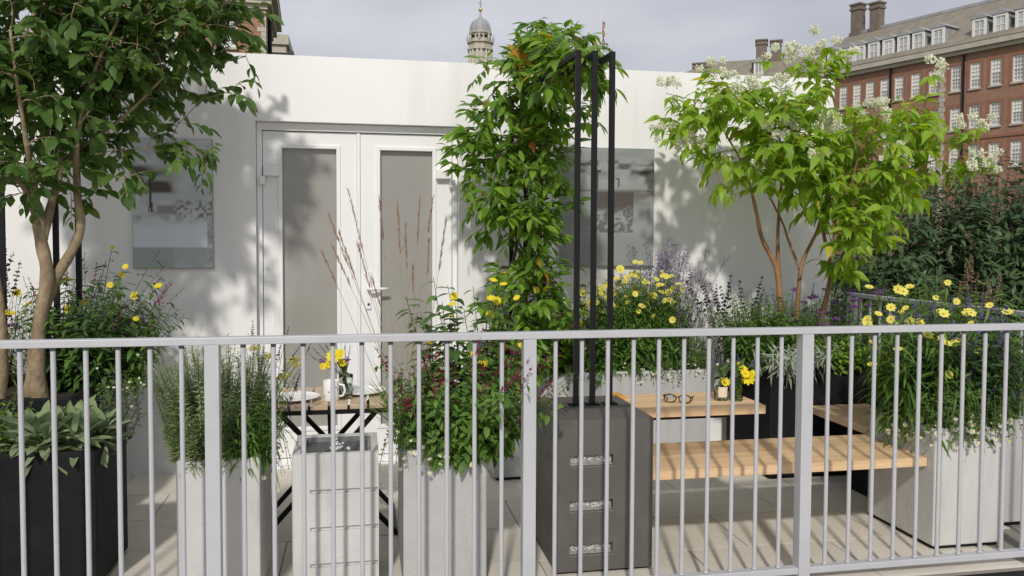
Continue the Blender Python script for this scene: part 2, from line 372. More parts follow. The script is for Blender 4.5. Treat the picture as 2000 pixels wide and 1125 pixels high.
# ================================================================ far buildings
def frame(O, ax):
    x = Vector((*ax, 0)).normalized(); z = Vector((0,0,1)); y = z.cross(x)
    return Matrix(((x.x,y.x,0,O[0]),(x.y,y.y,0,O[1]),(0,0,1,0),(0,0,0,1)))
def sash(parent, x, z0, z1, w, y=.12, surround=True, cols=3, rows=6, blind=.0):
    """white sash window: frame mesh, pane and (rubbed brick) surround"""
    f = MB()
    for a, b, c, d in ((x-w/2, x-w/2+.13, z0, z1), (x+w/2-.13, x+w/2, z0, z1), (x-w/2+.13, x+w/2-.13, z1-.13, z1), (x-w/2+.13, x+w/2-.13, z0, z0+.14), (x-w/2+.13, x+w/2-.13, (z0+z1)/2-.05, (z0+z1)/2+.05)):
        f.box(a, b, y-.05, y+.05, c, d)
    for i in range(1, cols):
        q = x-w/2+.13+(w-.26)*i/cols; f.box(q-.02, q+.02, y-.03, y+.03, z0+.14, z1-.13)
    for i in range(1, rows):
        q = z0+.14+(z1-z0-.27)*i/rows; f.box(x-w/2+.13, x+w/2-.13, y-.028, y+.028, q-.018, q+.018)
    win = f.build('window', M_wframe, parent)
    MB().box(x-w/2+.12, x+w/2-.12, y+.06, y+.09, z0+.1, z1-.1).build('pane', M_pane, win)
    if blind: MB().box(x-w/2+.14, x+w/2-.14, y+.034, y+.055, z1-.14-(z1-z0-.28)*blind, z1-.14).build('blind', M_wframe, win)
    MB().box(x-w/2-.1, x+w/2+.1, -.14, -.002, z0-.16, z0-.002).build('sill', M_stone, win)
    if surround:
        s = MB().box(x-w/2-.26, x-w/2, -.03, -.002, z0-.02, z1+.3).box(x+w/2, x+w/2+.26, -.03, -.002, z0-.02, z1+.3).box(x-w/2, x+w/2, -.03, -.002, z1, z1+.3)
        s.build('brick_surround', M_brickred, win)
    return win

P0 = cw(45, 72); ax = cw(.53, -.848)
rb = thing('brick_building', 'long brown brick building with white dormers and sash windows at right', 'building', M=frame(P0, ax))
WS = [-4.7,-2.85,-.97, .94, 2.85, 4.7, 6.51, 8.65, 10.49, 12.24, 13.82, 15.46, 16.96, 18.6, 20.3]
ROWS = [(15.64, 18.0), (11.99, 14.1), (8.3, 10.5), (4.3, 6.9)]
ww = .98
holes = [(-s-ww/2, -s+ww/2, z0, z1) for s in WS for z0, z1 in ROWS]
m = MB().pocket(-27, 9, -.25, 18.9, holes, 0, .3)
m.add([(-27,0,-.25),(-27,14,-.25),(-27,14,18.9),(-27,0,18.9)], [(3,2,1,0)]).add([(9,0,-.25),(9,14,-.25),(9,14,18.9),(9,0,18.9)], [(0,1,2,3)])
m.add([(-27,14,-.25),(9,14,-.25),(9,14,18.9),(-27,14,18.9)], [(3,2,1,0)])
m.build('wall', M_brick, rb)
for i, s in enumerate(WS):
    for r, (z0, z1) in enumerate(ROWS[:3]):
        if s > 15.2 and r > 0: continue
        sash(rb, -s, z0, z1, ww, blind=rng.choice([0, .5, .9, .3, .7]))
MB().box(-27.4, 9.4, -.75, 14.4, 19.25, 19.75).box(-27.2, 9.2, -.4, 14.2, 18.905, 19.248).build('cornice', M_stone, rb)
MB().box(-27, 9, -.10, -.002, 10.95, 11.2).build('string_course', M_brickred, rb)
for k in range(40):
    wq = .62 if k % 2 else .40
    MB().box(-7.79-wq/2, -7.79+wq/2, -.07, -.002, 18.45-.46*(k+1), 18.45-.46*k-.03).build('quoin_stone', M_stone, rb)
for s in (5.71, 13.08):
    MB().tube([(-s, -.14, .2), (-s, -.14, 18.85)], .10, 8).build('drainpipe', M_blackm, rb)
roof = MB().add([(-27.6,-.8,19.76),(9.6,-.8,19.76),(9.6,14.8,19.76),(-27.6,14.8,19.76),(-23,7,25.2),(9.6,7,25.2)], [(0,1,5,4),(2,3,4,5),(3,0,4),(1,2,5),(0,3,2,1)]).build('roof', M_roof, rb)
MB().box(-23, 9.6, 6.8, 7.2, 25.1, 25.4).build('ridge', M_lead, roof)
for s in (-3.2, -1.1, .77, 2.67, 4.56, 8.45, 10.44, 12.02, 13.65, 15.28, 16.9, 18.14, 20.2, 21.8):
    dm = MB().box(-s-.66, -s+.66, .30, 3.2, 20.15, 22.0)
    dm.add([(-s-.85,.1,22.005),(-s+.85,.1,22.005),(-s+.85,4,22.005),(-s-.85,4,22.005),(-s,.1,22.55),(-s,4,22.55)], [(0,1,4),(1,2,5,4),(3,0,4,5),(2,3,5),(0,3,2,1)])
    d_ = dm.build('dormer', M_lead, rb)
    f = MB().box(-s-.64,-s-.40,.17,.298,20.2,21.98).box(-s+.40,-s+.64,.17,.298,20.2,21.98).box(-s-.40,-s+.40,.17,.298,21.78,21.98).box(-s-.40,-s+.40,.17,.298,20.2,20.36).box(-s-.025,-s+.025,.2,.298,20.36,21.78).box(-s-.40,-s+.40,.21,.297,21.0,21.08)
    f.build('window_frame', M_wframe, d_)
    MB().box(-s-.39, -s+.39, .255, .293, 20.37, 21.77).build('pane', M_pane, d_)
def chimney(parent, x, y, z0, z1, w, name='chimney'):
    c = MB().box(x-w/2, x+w/2, y-w*.45, y+w*.45, z0, z1-.75).box(x-w/2-.12, x+w/2+.12, y-w*.45-.12, y+w*.45+.12, z1-.745, z1-.5).box(x-w/2-.03, x+w/2+.03, y-w*.45-.03, y+w*.45+.03, z1-.495, z1-.2).box(x-w/2-.15, x+w/2+.15, y-w*.45-.15, y+w*.45+.15, z1-.195, z1)
    c.build(name, M_chim, parent)
chimney(rb, -22.0, 7, 23.5, 28.5, 1.15); chimney(rb, -19.6, 7, 23.5, 28.1, 1.15)

# far wing with a pair of chimneys, above the seven-son tree
Of = cw(24, 118)
fw = thing('far_wing', 'distant low hipped wing with two tall chimney stacks', 'building', M=frame(Of, cw(.95, -.3)))
MB().box(-3, 24, 0, 12, -.25, 23.4).build('wall', M_brick, fw)
MB().box(-3.5, 24.5, -.5, 12.5, 23.405, 24.1).build('cornice', M_stone, fw)
MB().add([(-3.6,-.6,24.11),(24.6,-.6,24.11),(24.6,12.6,24.11),(-3.6,12.6,24.11),(4,6,28),(19,6,28)], [(0,1,5,4),(2,3,4,5),(3,0,4),(1,2,5),(0,3,2,1)]).build('roof', M_roof, fw)
chimney(fw, 10.9, 5, 25.5, 30.5, 1.5); chimney(fw, 12.9, 5.5, 25.5, 30.4, 1.5); chimney(fw, 2.6, 5, 24.3, 27.6, 2.6)
for x in (10.6, 17.5, 20):
    d_ = MB().box(x-.7, x+.7, .4, 3, 24.6, 26.4).add([(x-.95,.2,26.405),(x+.95,.2,26.405),(x+.95,4,26.405),(x-.95,4,26.405),(x,.2,27.1),(x,4,27.1)], [(0,1,4),(1,2,5,4),(3,0,4,5),(0,3,2,1)]).build('dormer', M_lead, fw)
    MB().box(x-.6, x-.4, .3, .398, 24.7, 26.3).box(x+.4, x+.6, .3, .398, 24.7, 26.3).box(x-.05, x+.05, .3, .398, 24.7, 26.3).build('window_frame', M_wframe, d_)

# building behind the left tree
Ol = cw(-16.43, 55)
lb = thing('brick_pavilion', 'brown brick building corner with pale quoins behind the left tree', 'building', M=frame(Ol, cw(.971, .238)))
lh = [(-2.95,-1.8,14.1,16.4), (-6.6,-5.45,14.1,16.4)]
m = MB().pocket(-14, 0, -.25, 17.0, lh, 0, .3)
m.add([(0,0,-.25),(0,9,-.25),(0,9,17),(0,0,17)], [(0,1,2,3)]).add([(-14,0,-.25),(-14,9,-.25),(-14,9,17),(-14,0,17)], [(3,2,1,0)])
m.build('wall', M_brick, lb)
for h in lh: sash(lb, (h[0]+h[1])/2, h[2], h[3], 1.15, rows=4)
MB().box(-14, .75, -.75, 9, 17.45, 18.1).box(-14, .4, -.4, 9, 17.005, 17.448).box(-14, .14, -.14, 9, 16.7, 17.0).build('cornice', M_stone, lb)
MB().add([(-14,-.8,18.11),(.8,-.8,18.11),(.8,9.2,18.11),(-14,9.2,18.11),(-14,4,21),(-4,4,21)], [(0,1,5,4),(1,2,5),(2,3,4,5),(0,3,2,1)]).build('roof', M_roof, lb)
for k in range(14):
    wq = .52 if k % 2 else .28
    MB().box(-wq, .04, -.05, -.002, 16.6-.34*(k+1), 16.6-.34*k-.03).box(.002, .045, -.002+.001, wq*.7, 16.6-.34*(k+1), 16.6-.34*k-.03).build('quoin_stone', M_stone, lb)
MB().tube([(.2, 1.6, 1), (.2, 1.6, 16.6)], .14, 8).build('drainpipe', M_blackm, lb)
Op = cw(-21.9, 76)
pv = thing('stone_pavilion', 'brown stone pavilion end beyond the quoined brick corner', 'building', M=frame(Op, cw(.98, .2)))
MB().box(-4, .75, 0, 6, -.25, 18.6).build('wall', M_stone, pv)
MB().box(-4, 1.05, -.3, 6, 18.605, 19.3).box(-4, 1.3, -.55, 6, 19.305, 20.2).build('cornice', M_stone, pv)
MB().box(.9, 1.55, 1.5, 3, -.25, 18.9).box(.85, 1.62, 1.4, 3.1, 18.905, 19.2).build('chimney', M_lead, pv)

# cupola
Oc = cw((937-1000)/1600*110, 110); k = 110/1600
def zc(y): return EYE+(470-y)*k
cu = thing('cupola', 'domed stone clock cupola with gilded ball on the skyline', 'tower', M=frame(Oc, cw(.94, .34)))
N = 8
def octo(mb, prof): return mb.lathe([(r*k*1.04, zc(y)) for r, y in prof], n=8)
drum = MB(); octo(drum, [(20.5,260),(20.5,104)]); drum.build('drum', M_stone, cu)
for i in range(8):
    a = math.pi/8+math.pi/4*i+math.pi/8
    for da in (-.22, .22):
        r = 21.5*k; x, y = r*math.cos(a+da), r*math.sin(a+da)
        MB().tube([(x,y,zc(200)),(x,y,zc(103))], [.2,.17], 8).build('column', M_stone, cu, smooth=True)
    c, s_ = math.cos(a-math.pi/8), math.sin(a-math.pi/8)
op = MB(); octo(op, [(25,104),(25,100),(22.5,99),(22.5,92),(26,90),(26,87),(20,86),(20,73),(22.5,72),(22.5,69),(19,68)]); op.build('entablature', M_stone, cu)
dome = MB().lathe([(r*k, zc(y)) for r, y in ((19.5,72),(20,66),(19.2,60),(17,53),(13.5,48),(9.5,45),(6,43.5),(5.5,41),(3.2,38.5),(1.6,35),(1.2,30))], n=24).build('dome', M_lead, cu, smooth=True)
for i in range(8):
    a = math.pi/4*i
    MB().tube([(r*k*math.cos(a), r*k*math.sin(a), zc(y)) for r, y in ((20,70),(20.6,64),(19,57),(16,51),(10,45))], .12, 5).build('rib', M_lead, dome)
for i in range(8):
    a = math.pi/8+math.pi/4*i; c, s_ = math.cos(a), math.sin(a)
    R = 20.5*k*1.04*math.cos(math.pi/8)
    def pane(name, r, w_, y0, y1, mt_):
        p = lambda t, z: (r*c-t*s_, r*s_+t*c, z)
        q = MB().add([p(-w_,zc(y0)),p(w_,zc(y0)),p(w_,zc(y1)),p(-w_,zc(y1))]+[((r-.1)*c-t*s_,(r-.1)*s_+t*c,z) for t, z in ((-w_,zc(y0)),(w_,zc(y0)),(w_,zc(y1)),(-w_,zc(y1)))], [(0,1,2,3),(7,6,5,4),(0,4,5,1),(1,5,6,2),(2,6,7,3),(3,7,4,0)])
        q.build(name, mt_, cu)
    pane('window', R+.04, .36, 190, 106, M_pane)
    pane('louvre', 20*k*1.04*math.cos(math.pi/8)+.04, .40, 81, 75.5, M_blackm)
    MB().box(-.01,.01,-.01,.01,0,.01)
    u = MB().lathe([(.1,0),(.17,.3),(.18,.5),(.07,.7),(.1,.8),(.0,1.0)], (25*k*c, 25*k*s_, zc(87)), 8).build('urn', M_stone, cu, smooth=True)
MB().lathe([(0,zc(28.5)),(.16,zc(28)),(.28,zc(25)),(.28,zc(24)),(.16,zc(21)),(0,zc(20.6))], n=12).build('ball', M_gold, cu, smooth=True)
MB().tube([(0,0,zc(36)),(0,0,zc(-14))], [.09,.05], 6).build('finial', M_lead, cu)
MB().box(-.28,.28,-.03,.03,zc(13.5),zc(12)).build('wind_vane', M_lead, cu)

# flag
Ofl = cw((1171-1000)/1600*95, 95); kf = 95/1600
fl = thing('flagpole', 'white flagpole with furled red, white and blue flag above the climber', 'flagpole', M=frame(Ofl, cw(1, .1)))
MB().tube([(0,0,-.2),(0,0,EYE+(470-26)*kf)], [.12,.07], 8).build('pole', M_wframe, fl)
M_fr = mat('flag_red', (.45,.04,.05), .8); M_fb = mat('flag_blue', (.03,.04,.2), .8); M_fw = mat('flag_white', (.75,.74,.74), .8)
fm = MB(); nz2 = 22
for j in range(nz2+1):
    z = EYE+(470-44)*kf-(j/nz2)*3.4
    for i in range(7):
        a = i/6; fm.v.append((.09+.36*a*(.75+.25*math.sin(j*.9)), .12*math.sin(i*2.1+j*.35), z-.25*a))
for j in range(nz2):
    for i in range(6):
        q = j*7+i; fm.f.append((q, q+7, q+8, q+1)); fm.m.append([0,2,1,2,0,0,2][(i+j//3*2+j) % 7])
fm.build('flag', [M_fr, M_fb, M_fw], fl)
# ================================================================ planters and furniture
def shell(x0, x1, y0, y1, z0, z1, t, depth):
    """box with an open, recessed top"""
    m = MB(); o = [(x0,y0),(x1,y0),(x1,y1),(x0,y1)]; i = [(x0+t,y0+t),(x1-t,y0+t),(x1-t,y1-t),(x0+t,y1-t)]
    vs = [(*p, z0) for p in o]+[(*p, z1) for p in o]+[(*p, z1) for p in i]+[(*p, z1-depth) for p in i]
    fs = [(0,3,2,1),(12,13,14,15)]
    for k in range(4):
        n = (k+1) % 4; fs += [(k,n,4+n,4+k),(4+k,4+n,8+n,8+k),(8+k,8+n,12+n,12+k)]
    return m.add(vs, fs)
def planter(label, x0, x1, y0, y1, z1, m, t=.03):
    p = thing('planter', label, 'planter', ((x0+x1)/2, (y0+y1)/2, 0), 'planters on the balcony')
    MB().box(x0+.02, x1-.02, y0+.02, y1-.02, 0, .017).build('base', M_blackm, p)
    shell(x0, x1, y0, y1, .018, z1, t, .12).build('body', m, p, bevel=.008)
    MB().box(x0+t+.001, x1-t-.001, y0+t+.001, y1-t-.001, z1-.10, z1-.035).build('soil', M_soil, p)
    return p
planter('wide black planter with silvery woolly leaves over its rim, lower left', -2.1, -1.055, 3.55, 4.01, .59, M_blackp)
planter('tall black planter holding the leafy multi-stemmed tree on the left', -2.35, -1.335, 4.16, 4.96, .70, M_blackp)
planter('pale concrete planter filled with rosemary beside the water feature', -.708, -.390, 3.36, 3.80, .583, M_conc)
planter('pale grey concrete planter of dark red salvia beside the dark plinth', .176, .526, 3.36, 3.80, .583, M_conc2)
planter('long grey concrete trough along the wall under the climber', .795, 2.18, 4.82, 5.24, .645, M_conc2)
planter('tall black planter holding the white flowering tree, behind the benches', 2.45, 3.24, 4.56, 5.16, .70, M_blackp)
planter('pale concrete planter with trailing white daisies at the far right', 2.65, 3.03, 3.37, 3.88, .575, M_conc)
planter('grey concrete planter tucked between the white wall and the side railing', 3.10, 3.40, 3.60, 4.40, .55, M_conc2)

# water feature
X0, X1, Y0, Y1, ZT = -.266, .077, 3.35, 3.70, .588
wf = thing('water_feature', 'pale square concrete water feature with dark basin, in front of bistro table', 'fountain', ((X0+X1)/2, (Y0+Y1)/2, 0))
m = MB().pocket(X0, X1, .018, ZT, [(X0+.07, X1-.004, z, z+.016) for z in (.125, .275, .428)], Y0, .012)
m.add([(X0,Y0,.018),(X0,Y1,.018),(X0,Y1,ZT),(X0,Y0,ZT)], [(3,2,1,0)]).add([(X1,Y0,.018),(X1,Y1,.018),(X1,Y1,ZT),(X1,Y0,ZT)], [(0,1,2,3)]).add([(X0,Y1,.018),(X1,Y1,.018),(X1,Y1,ZT),(X0,Y1,ZT)], [(3,2,1,0)])
t = .03
o = [(X0,Y0),(X1,Y0),(X1,Y1),(X0,Y1)]; i_ = [(X0+t,Y0+t),(X1-t,Y0+t),(X1-t,Y1-t),(X0+t,Y1-t)]
m.add([(*p, ZT) for p in o]+[(*p, ZT) for p in i_]+[(*p, ZT-.10) for p in i_], [f for k in range(4) for f in ((k,(k+1)%4,4+(k+1)%4,4+k),(4+k,4+(k+1)%4,8+(k+1)%4,8+k))])
m.build('body', M_conc, wf)
MB().box(X0+.02, X1-.02, Y0+.02, Y1-.02, 0, .017).build('base', M_blackm, wf)
sh = shell(X0+t+.001, X1-t-.001, Y0+t+.001, Y1-t-.001, ZT-.16, ZT-.006, .012, .10).build('basin', M_slate, wf)
wm = bpy.data.materials.new('moving_water'); wm.use_nodes = True; b = wm.node_tree.nodes['Principled BSDF']
b.inputs['Base Color'].default_value = (.17,.175,.18,1); b.inputs['Roughness'].default_value = .2; b.inputs['Specular IOR Level'].default_value = .6
n_ = wm.node_tree.nodes.new('ShaderNodeTexNoise'); n_.inputs['Scale'].default_value = 26; n_.inputs['Detail'].default_value = 4; bp = wm.node_tree.nodes.new('ShaderNodeBump'); bp.inputs['Strength'].default_value = 1; bp.inputs['Distance'].default_value = .05
wm.node_tree.links.new(n_.outputs[0], bp.inputs['Height']); wm.node_tree.links.new(bp.outputs[0], b.inputs['Normal'])
MB().box(X0+t+.0135, X1-t-.0135, Y0+t+.0135, Y1-t-.0135, ZT-.10, ZT-.024).build('water', wm, wf)
M_foam = mat('water_foam', (.55,.57,.58), .15, .3, 50, spec=.6)
r2 = random.Random(4); jet = MB()
for q in range(38):
    a = r2.uniform(0, 6.28); rr = abs(r2.gauss(0, .02)); h = r2.uniform(-.034, .03)*max(0, 1-rr/.05)
    s_ = r2.uniform(.004, .010)
    jet.lathe([(0,-s_),(s_*.8,-s_*.5),(s_,0),(s_*.7,s_*.6),(0,s_)], ((X0+X1)/2+rr*math.cos(a), (Y0+Y1)/2+rr*math.sin(a), ZT-.02+max(0,h)*1.3), 6)
jet.build('bubbling_jet', M_foam, wf, smooth=True)

# dark plinth with three bead-filled slots
X0, X1, Y0, Y1, ZT = .836, 1.272, 3.40, 3.93, .675
pl = thing('plinth', 'dark grey polished concrete plinth with three glass bead slots', 'plinth', ((X0+X1)/2, 3.66, 0))
SL = [(.895, 1.09, z, z+.046) for z in (.475, .277, .085)]
m = MB().pocket(X0, X1, .012, ZT, SL, Y0, .035)
m.add([(X0,Y0,.012),(X0,Y1,.012),(X0,Y1,ZT),(X0,Y0,ZT)], [(3,2,1,0)]).add([(X1,Y0,.012),(X1,Y1,.012),(X1,Y1,ZT),(X1,Y0,ZT)], [(0,1,2,3)]).add([(X0,Y1,.012),(X1,Y1,.012),(X1,Y1,ZT),(X0,Y1,ZT)], [(3,2,1,0)]).add([(X0,Y0,ZT),(X1,Y0,ZT),(X1,Y1,ZT),(X0,Y1,ZT)], [(0,1,2,3)])
m.build('body', M_dark, pl)
MB().box(X0+.015, X1-.015, Y0+.015, Y1-.015, 0, .011).build('base', M_blackm, pl)
M_bead = mat('glass_bead', (.62,.62,.60), .08, .5, 200, spec=.8)
M_bed = mat('bead_mortar', (.30,.29,.27), .8, .4, 90, bump=.5, bscale=150)
r3 = random.Random(5)
for sx0, sx1, sz0, sz1 in SL:
    mb = MB().box(sx0+.002, sx1-.002, Y0+.022, Y0+.034, sz0+.002, sz1-.002, 1)
    for q in range(60):
        s_ = r3.uniform(.0028, .0055); x = r3.uniform(sx0+.008, sx1-.008); z = r3.uniform(sz0+.012, sz1-.008)
        c = (x, Y0+.0215, z)
        mb.add([(c[0]+s_*a, c[1]-s_*b_*.9, c[2]+s_*d) for a, b_, d in ((1,0,0),(-1,0,0),(0,0,1),(0,0,-1),(0,1,0),(.6,.7,.6),(-.6,.7,.6),(.6,.7,-.6),(-.6,.7,-.6))], [(4,7,5),(4,5,6),(4,6,8),(4,8,7),(0,5,7),(2,6,5),(1,8,6),(3,7,8),(0,2,5),(2,1,6),(1,3,8),(3,0,7)], 0)
    mb.add([(sx0,Y0-.002,sz0-.006),(sx1,Y0-.002,sz0-.006),(sx1,Y0+.02,sz0+.004),(sx0,Y0+.02,sz0+.004)], [(0,1,2,3)], 1)
    mb.build('bead_slot', [M_bead, M_bed], pl)

# three black hoops: posts on the plinth, bars over the top, rear posts in the trough
fx = [at(1124.5, 795, 3.72).x, at(1156.5, 795, 3.72).x, at(1190, 795, 3.72).x]
TZ = 2.335
hp = thing('hoop_frame', 'three black square steel hoops rising from dark plinth to carry the climber', 'trellis', (fx[1], 3.72, .675))
ps = .0245
for x, xb in zip(fx, (.93, 1.02, 1.11)):
    p = MB().box(x-ps/2, x+ps/2, 3.72-ps/2, 3.72+ps/2, .682, TZ).build('front_post', M_blackm, hp, bevel=.002)
    MB().box(x-.034, x+.034, 3.695, 3.745, .6755, .682).build('foot_plate', M_blackm, p)
    MB().bar((x, 3.7325, TZ-ps/2), (xb, 4.985, TZ-ps/2), ps-.001, ps-.001).build('top_bar', M_blackm, hp)
    MB().box(xb-ps/2, xb+ps/2, 4.9865, 4.985+ps, .61, TZ).build('rear_post', M_blackm, hp)
# matching frame behind the left tree
lf = thing('post_frame', 'slim black steel posts standing behind the left tree trunks', 'trellis', (-1.6, 4.7, .66))
for px in (3, 152, 260-152):
    q = at(px, 400, 4.72); MB().box(q.x-.0125, q.x+.0125, 4.7075, 4.7325, .60, 2.2).build('post', M_blackm, lf)

# oak table, bench, side bench
tt = thing('oak_table', 'light oak slab table fixed to the side of dark plinth', 'table', (1.62, 3.9, .6))
for j in range(3): MB().box(1.274, 1.965, 3.70+j*.128, 3.70+j*.128+.127, .605, .647).build('plank', M_woodx, tt, bevel=.002)
MB().box(1.4, 1.85, 3.74, 4.06, .585, .604).build('batten', M_blackm, tt)
bn = thing('oak_bench', 'long light oak bench slab between plinth and right concrete planter', 'bench', (1.95, 3.66, 0))
for j, (a, b) in enumerate(((3.42, 3.655), (3.656, 3.84), (3.841, 3.90))): MB().box(1.274, 2.648, a, b, .388, .43).build('plank', M_woodx, bn, bevel=.002)
MB().box(1.274, 1.33, 3.5, 3.82, .362, .387).build('bracket', M_blackm, bn)
sb = thing('side_bench', 'short oak bench slab running back to tall black planter', 'bench', (2.85, 4.25, 0))
for j in range(3): MB().box(2.70+j*.131, 2.70+j*.131+.130, 3.905, 4.555, .408, .45).build('plank', M_woody, sb, bevel=.002)
MB().box(2.84, 2.98, 4.15, 4.35, 0, .407).build('support', M_blackp, sb)

# bistro table
bx0, bx1, by0, by1, bz = -.42, .135, 3.98, 4.5, .66
bt = thing('bistro_table', 'folding bistro table with wooden slat top and black metal legs', 'table', ((bx0+bx1)/2, (by0+by1)/2, 0))
ns = 6; sw = (bx1-bx0)/ns
for i in range(ns):
    MB().box(bx0+i*sw+.006, bx0+(i+1)*sw-.006, by0, by1, bz-.022, bz).build('slat', M_slatw, bt, bevel=.003)
MB().box(bx0, bx1, by0+.004, by0+.024, bz-.044, bz-.0225).box(bx0, bx1, by1-.024, by1-.004, bz-.044, bz-.0225).box(bx0, bx0+.02, by0+.024, by1-.024, bz-.044, bz-.0225).box(bx1-.02, bx1, by0+.024, by1-.024, bz-.044, bz-.0225).build('top_frame', M_blackm, bt)
for i in range(1, ns): MB().box(bx0+i*sw-.0055, bx0+i*sw+.0055, by0+.002, by0+.03, bz-.0224, bz-.006).build('slat_clip', M_blackm, bt)
for y in (by0+.06, by1-.06):
    MB().bar((bx0+.05, y-.011, bz-.045), (bx1+.04, y-.011, .012), .018, .024).build('leg', M_blackm, bt)
    MB().bar((bx1-.05, y+.011, bz-.045), (bx0-.04, y+.011, .012), .018, .024).build('leg', M_blackm, bt)
MB().tube([(bx1+.04, by0+.03, .012), (bx1+.04, by1-.03, .012)], .011, 8).build('foot_bar', M_blackm, bt)
MB().tube([(bx0-.04, by0+.03, .012), (bx0-.04, by1-.03, .012)], .011, 8).build('foot_bar', M_blackm, bt)
MB().bar(((bx0+bx1)/2, by0+.05, bz-.045), ((bx0+bx1)/2, by0+.2, .32), .018, .018).build('brace', M_blackm, bt)

def plate(label, x, y, r):
    t = thing('plate', label, 'plate', (x, y, bz), 'plates on the bistro table')
    MB().lathe([(0,.001),(r*.55,.001),(r*.62,.006),(r*.95,.017),(r,.021),(r*.985,.0235),(r*.93,.0205),(r*.6,.011),(0,.010)], (x,y,bz), 40).build('dish', M_china, t, smooth=True)
    MB().lathe([(r*.60,.0118),(r*.615,.0124),(r*.63,.0128)], (x,y,bz), 40).build('rim_line', mat('plate_line', (.55,.54,.52), .3), t, smooth=True)
plate('white plate on bistro table at the rosemary side', -.315, 4.14, .125)
plate('white plate on bistro table at the red salvia side', .01, 4.26, .125)
# mug with small marks
mx_, my_ = -.135, 4.10
mg = thing('mug', 'cream mug with small dark marks beside the vase on bistro table', 'mug', (mx_, my_, bz))
MB().lathe([(0,.001),(.036,.001),(.038,.004),(.039,.10),(.0375,.102),(.036,.10),(.035,.012),(0,.010)], (mx_,my_,bz), 28).build('cup', M_china, mg, smooth=True)
MB().tube([(mx_+.037,my_-.01,bz+.082),(mx_+.06,my_-.018,bz+.078),(mx_+.066,my_-.02,bz+.052),(mx_+.058,my_-.018,bz+.028),(mx_+.037,my_-.01,bz+.022)], .006, 8).build('handle', M_china, mg, smooth=True)
mk = MB(); r4 = random.Random(2)
for q in range(9):
    a = -math.pi/2+r4.uniform(-1.2, 1.0); z = r4.uniform(.02, .085)
    x, y = mx_+.0398*math.cos(a), my_+.0398*math.sin(a); tx, ty = -math.sin(a)*.004, math.cos(a)*.004
    mk.add([(x-tx,y-ty,bz+z),(x+tx,y+ty,bz+z+.002),(x+tx*.3,y+ty*.3,bz+z+.008),(x-tx*.8,y-ty*.8,bz+z+.006)], [(0,1,2,3)])
mk.build('printed_marks', mat('grey_print', (.18,.18,.19), .5), mg)
M_glass = glassmat('clear_glass', (.93,.96,.94)); M_gglass = glassmat('green_glass', (.55,.70,.35))
def vase(name, label, x, y, z, r, h, m, neck=None):
    v = thing(name, label, 'vase', (x, y, z))
    n = neck or r
    MB().lathe([(0,.001),(r*.9,.001),(r,.006),(r,h*.74),(n,h*.84),(n,h),(n-.003,h),(n-.003,h*.84),(r-.004,h*.73),(r-.004,.012),(0,.010)], (x,y,z), 28).build('glass', m, v, smooth=True)
    MB().lathe([(0,.0125),(r-.0055,.0125),(r-.0055,h*.6),(0,h*.6)], (x,y,z), 24).build('water', glassmat('vase_water', (.8,.87,.8)), v, smooth=True)
    return v
vase('vase', 'clear glass tumbler vase on bistro table beside the mug', -.065, 4.15, bz, .035, .12, M_glass)
JZ = .647
ja = at(1410, 783, 3.85); jb = at(1439, 786, 3.83)
jar = vase('jar', 'clear glass jar with cream paper tag on oak table', ja.x, 3.86, JZ, .036, .12, M_glass, .029)
lbm = MB()
for q in range(9):
    for z in (.02, .072):
        a = -math.pi/2-.15+(q-4)*.17; lbm.v.append((ja.x+.0366*math.cos(a), 3.86+.0366*math.sin(a), JZ+z))
for q in range(8): lbm.f.append((2*q, 2*q+2, 2*q+3, 2*q+1)); lbm.m.append(0)
lbm.build('paper_tag', mat('cream_paper', (.70,.62,.45), .8, .1, 60), jar)
vase('green_vase', 'green glass tumbler holding yellow flowers on oak table', jb.x, 3.84, JZ, .034, .135, M_gglass)

# spectacles
gx, gy = at(1325, 788, 3.86).x, 3.86
sp = thing('spectacles', 'dark tortoiseshell spectacles lying open on oak table', 'glasses', (gx, gy, JZ))
M_tort = mat('tortoiseshell', (.035,.014,.008), .25, .7, 40, spec=.6); M_lens = glassmat('lens', (.92,.93,.93))
ga = math.radians(-28)
def gp(u, v, z): return (gx+u*math.cos(ga)-v*math.sin(ga), gy+u*math.sin(ga)+v*math.cos(ga), JZ+z)
for s_ in (-1, 1):
    ring = [gp(s_*.036+.029*math.cos(a), -.05-.004*math.sin(a), .024+.021*math.sin(a)) for a in [2*math.pi*k/18 for k in range(19)]]
    rim = MB().tube(ring, .0032, 6, cap=False).build('rim', M_tort, sp, smooth=True)
    MB().add([gp(s_*.036+.027*math.cos(2*math.pi*k/18), -.05-.004*math.sin(2*math.pi*k/18), .024+.019*math.sin(2*math.pi*k/18)) for k in range(18)], [tuple(range(18))]).build('lens', M_lens, rim)
    MB().tube([gp(s_*.066,-.05,.034), gp(s_*.071,-.046,.034), gp(s_*.070,.02,.028), gp(s_*.066,.07,.014), gp(s_*.060,.092,.004)], [.0035,.0035,.003,.0032,.0038], 6).build('temple', M_tort, sp, smooth=True)
MB().tube([gp(-.009,-.05,.03), gp(0,-.052,.034), gp(.009,-.05,.03)], .003, 6).build('bridge', M_tort, sp, smooth=True)
nb = tag(MB().box(1.278, 1.33, 3.96, 4.07, .6475, .662).build('notebook', mat('orange_card', (.62,.30,.05), .6), bevel=.002), 'small orange notebook on oak table against the plinth', 'notebook')
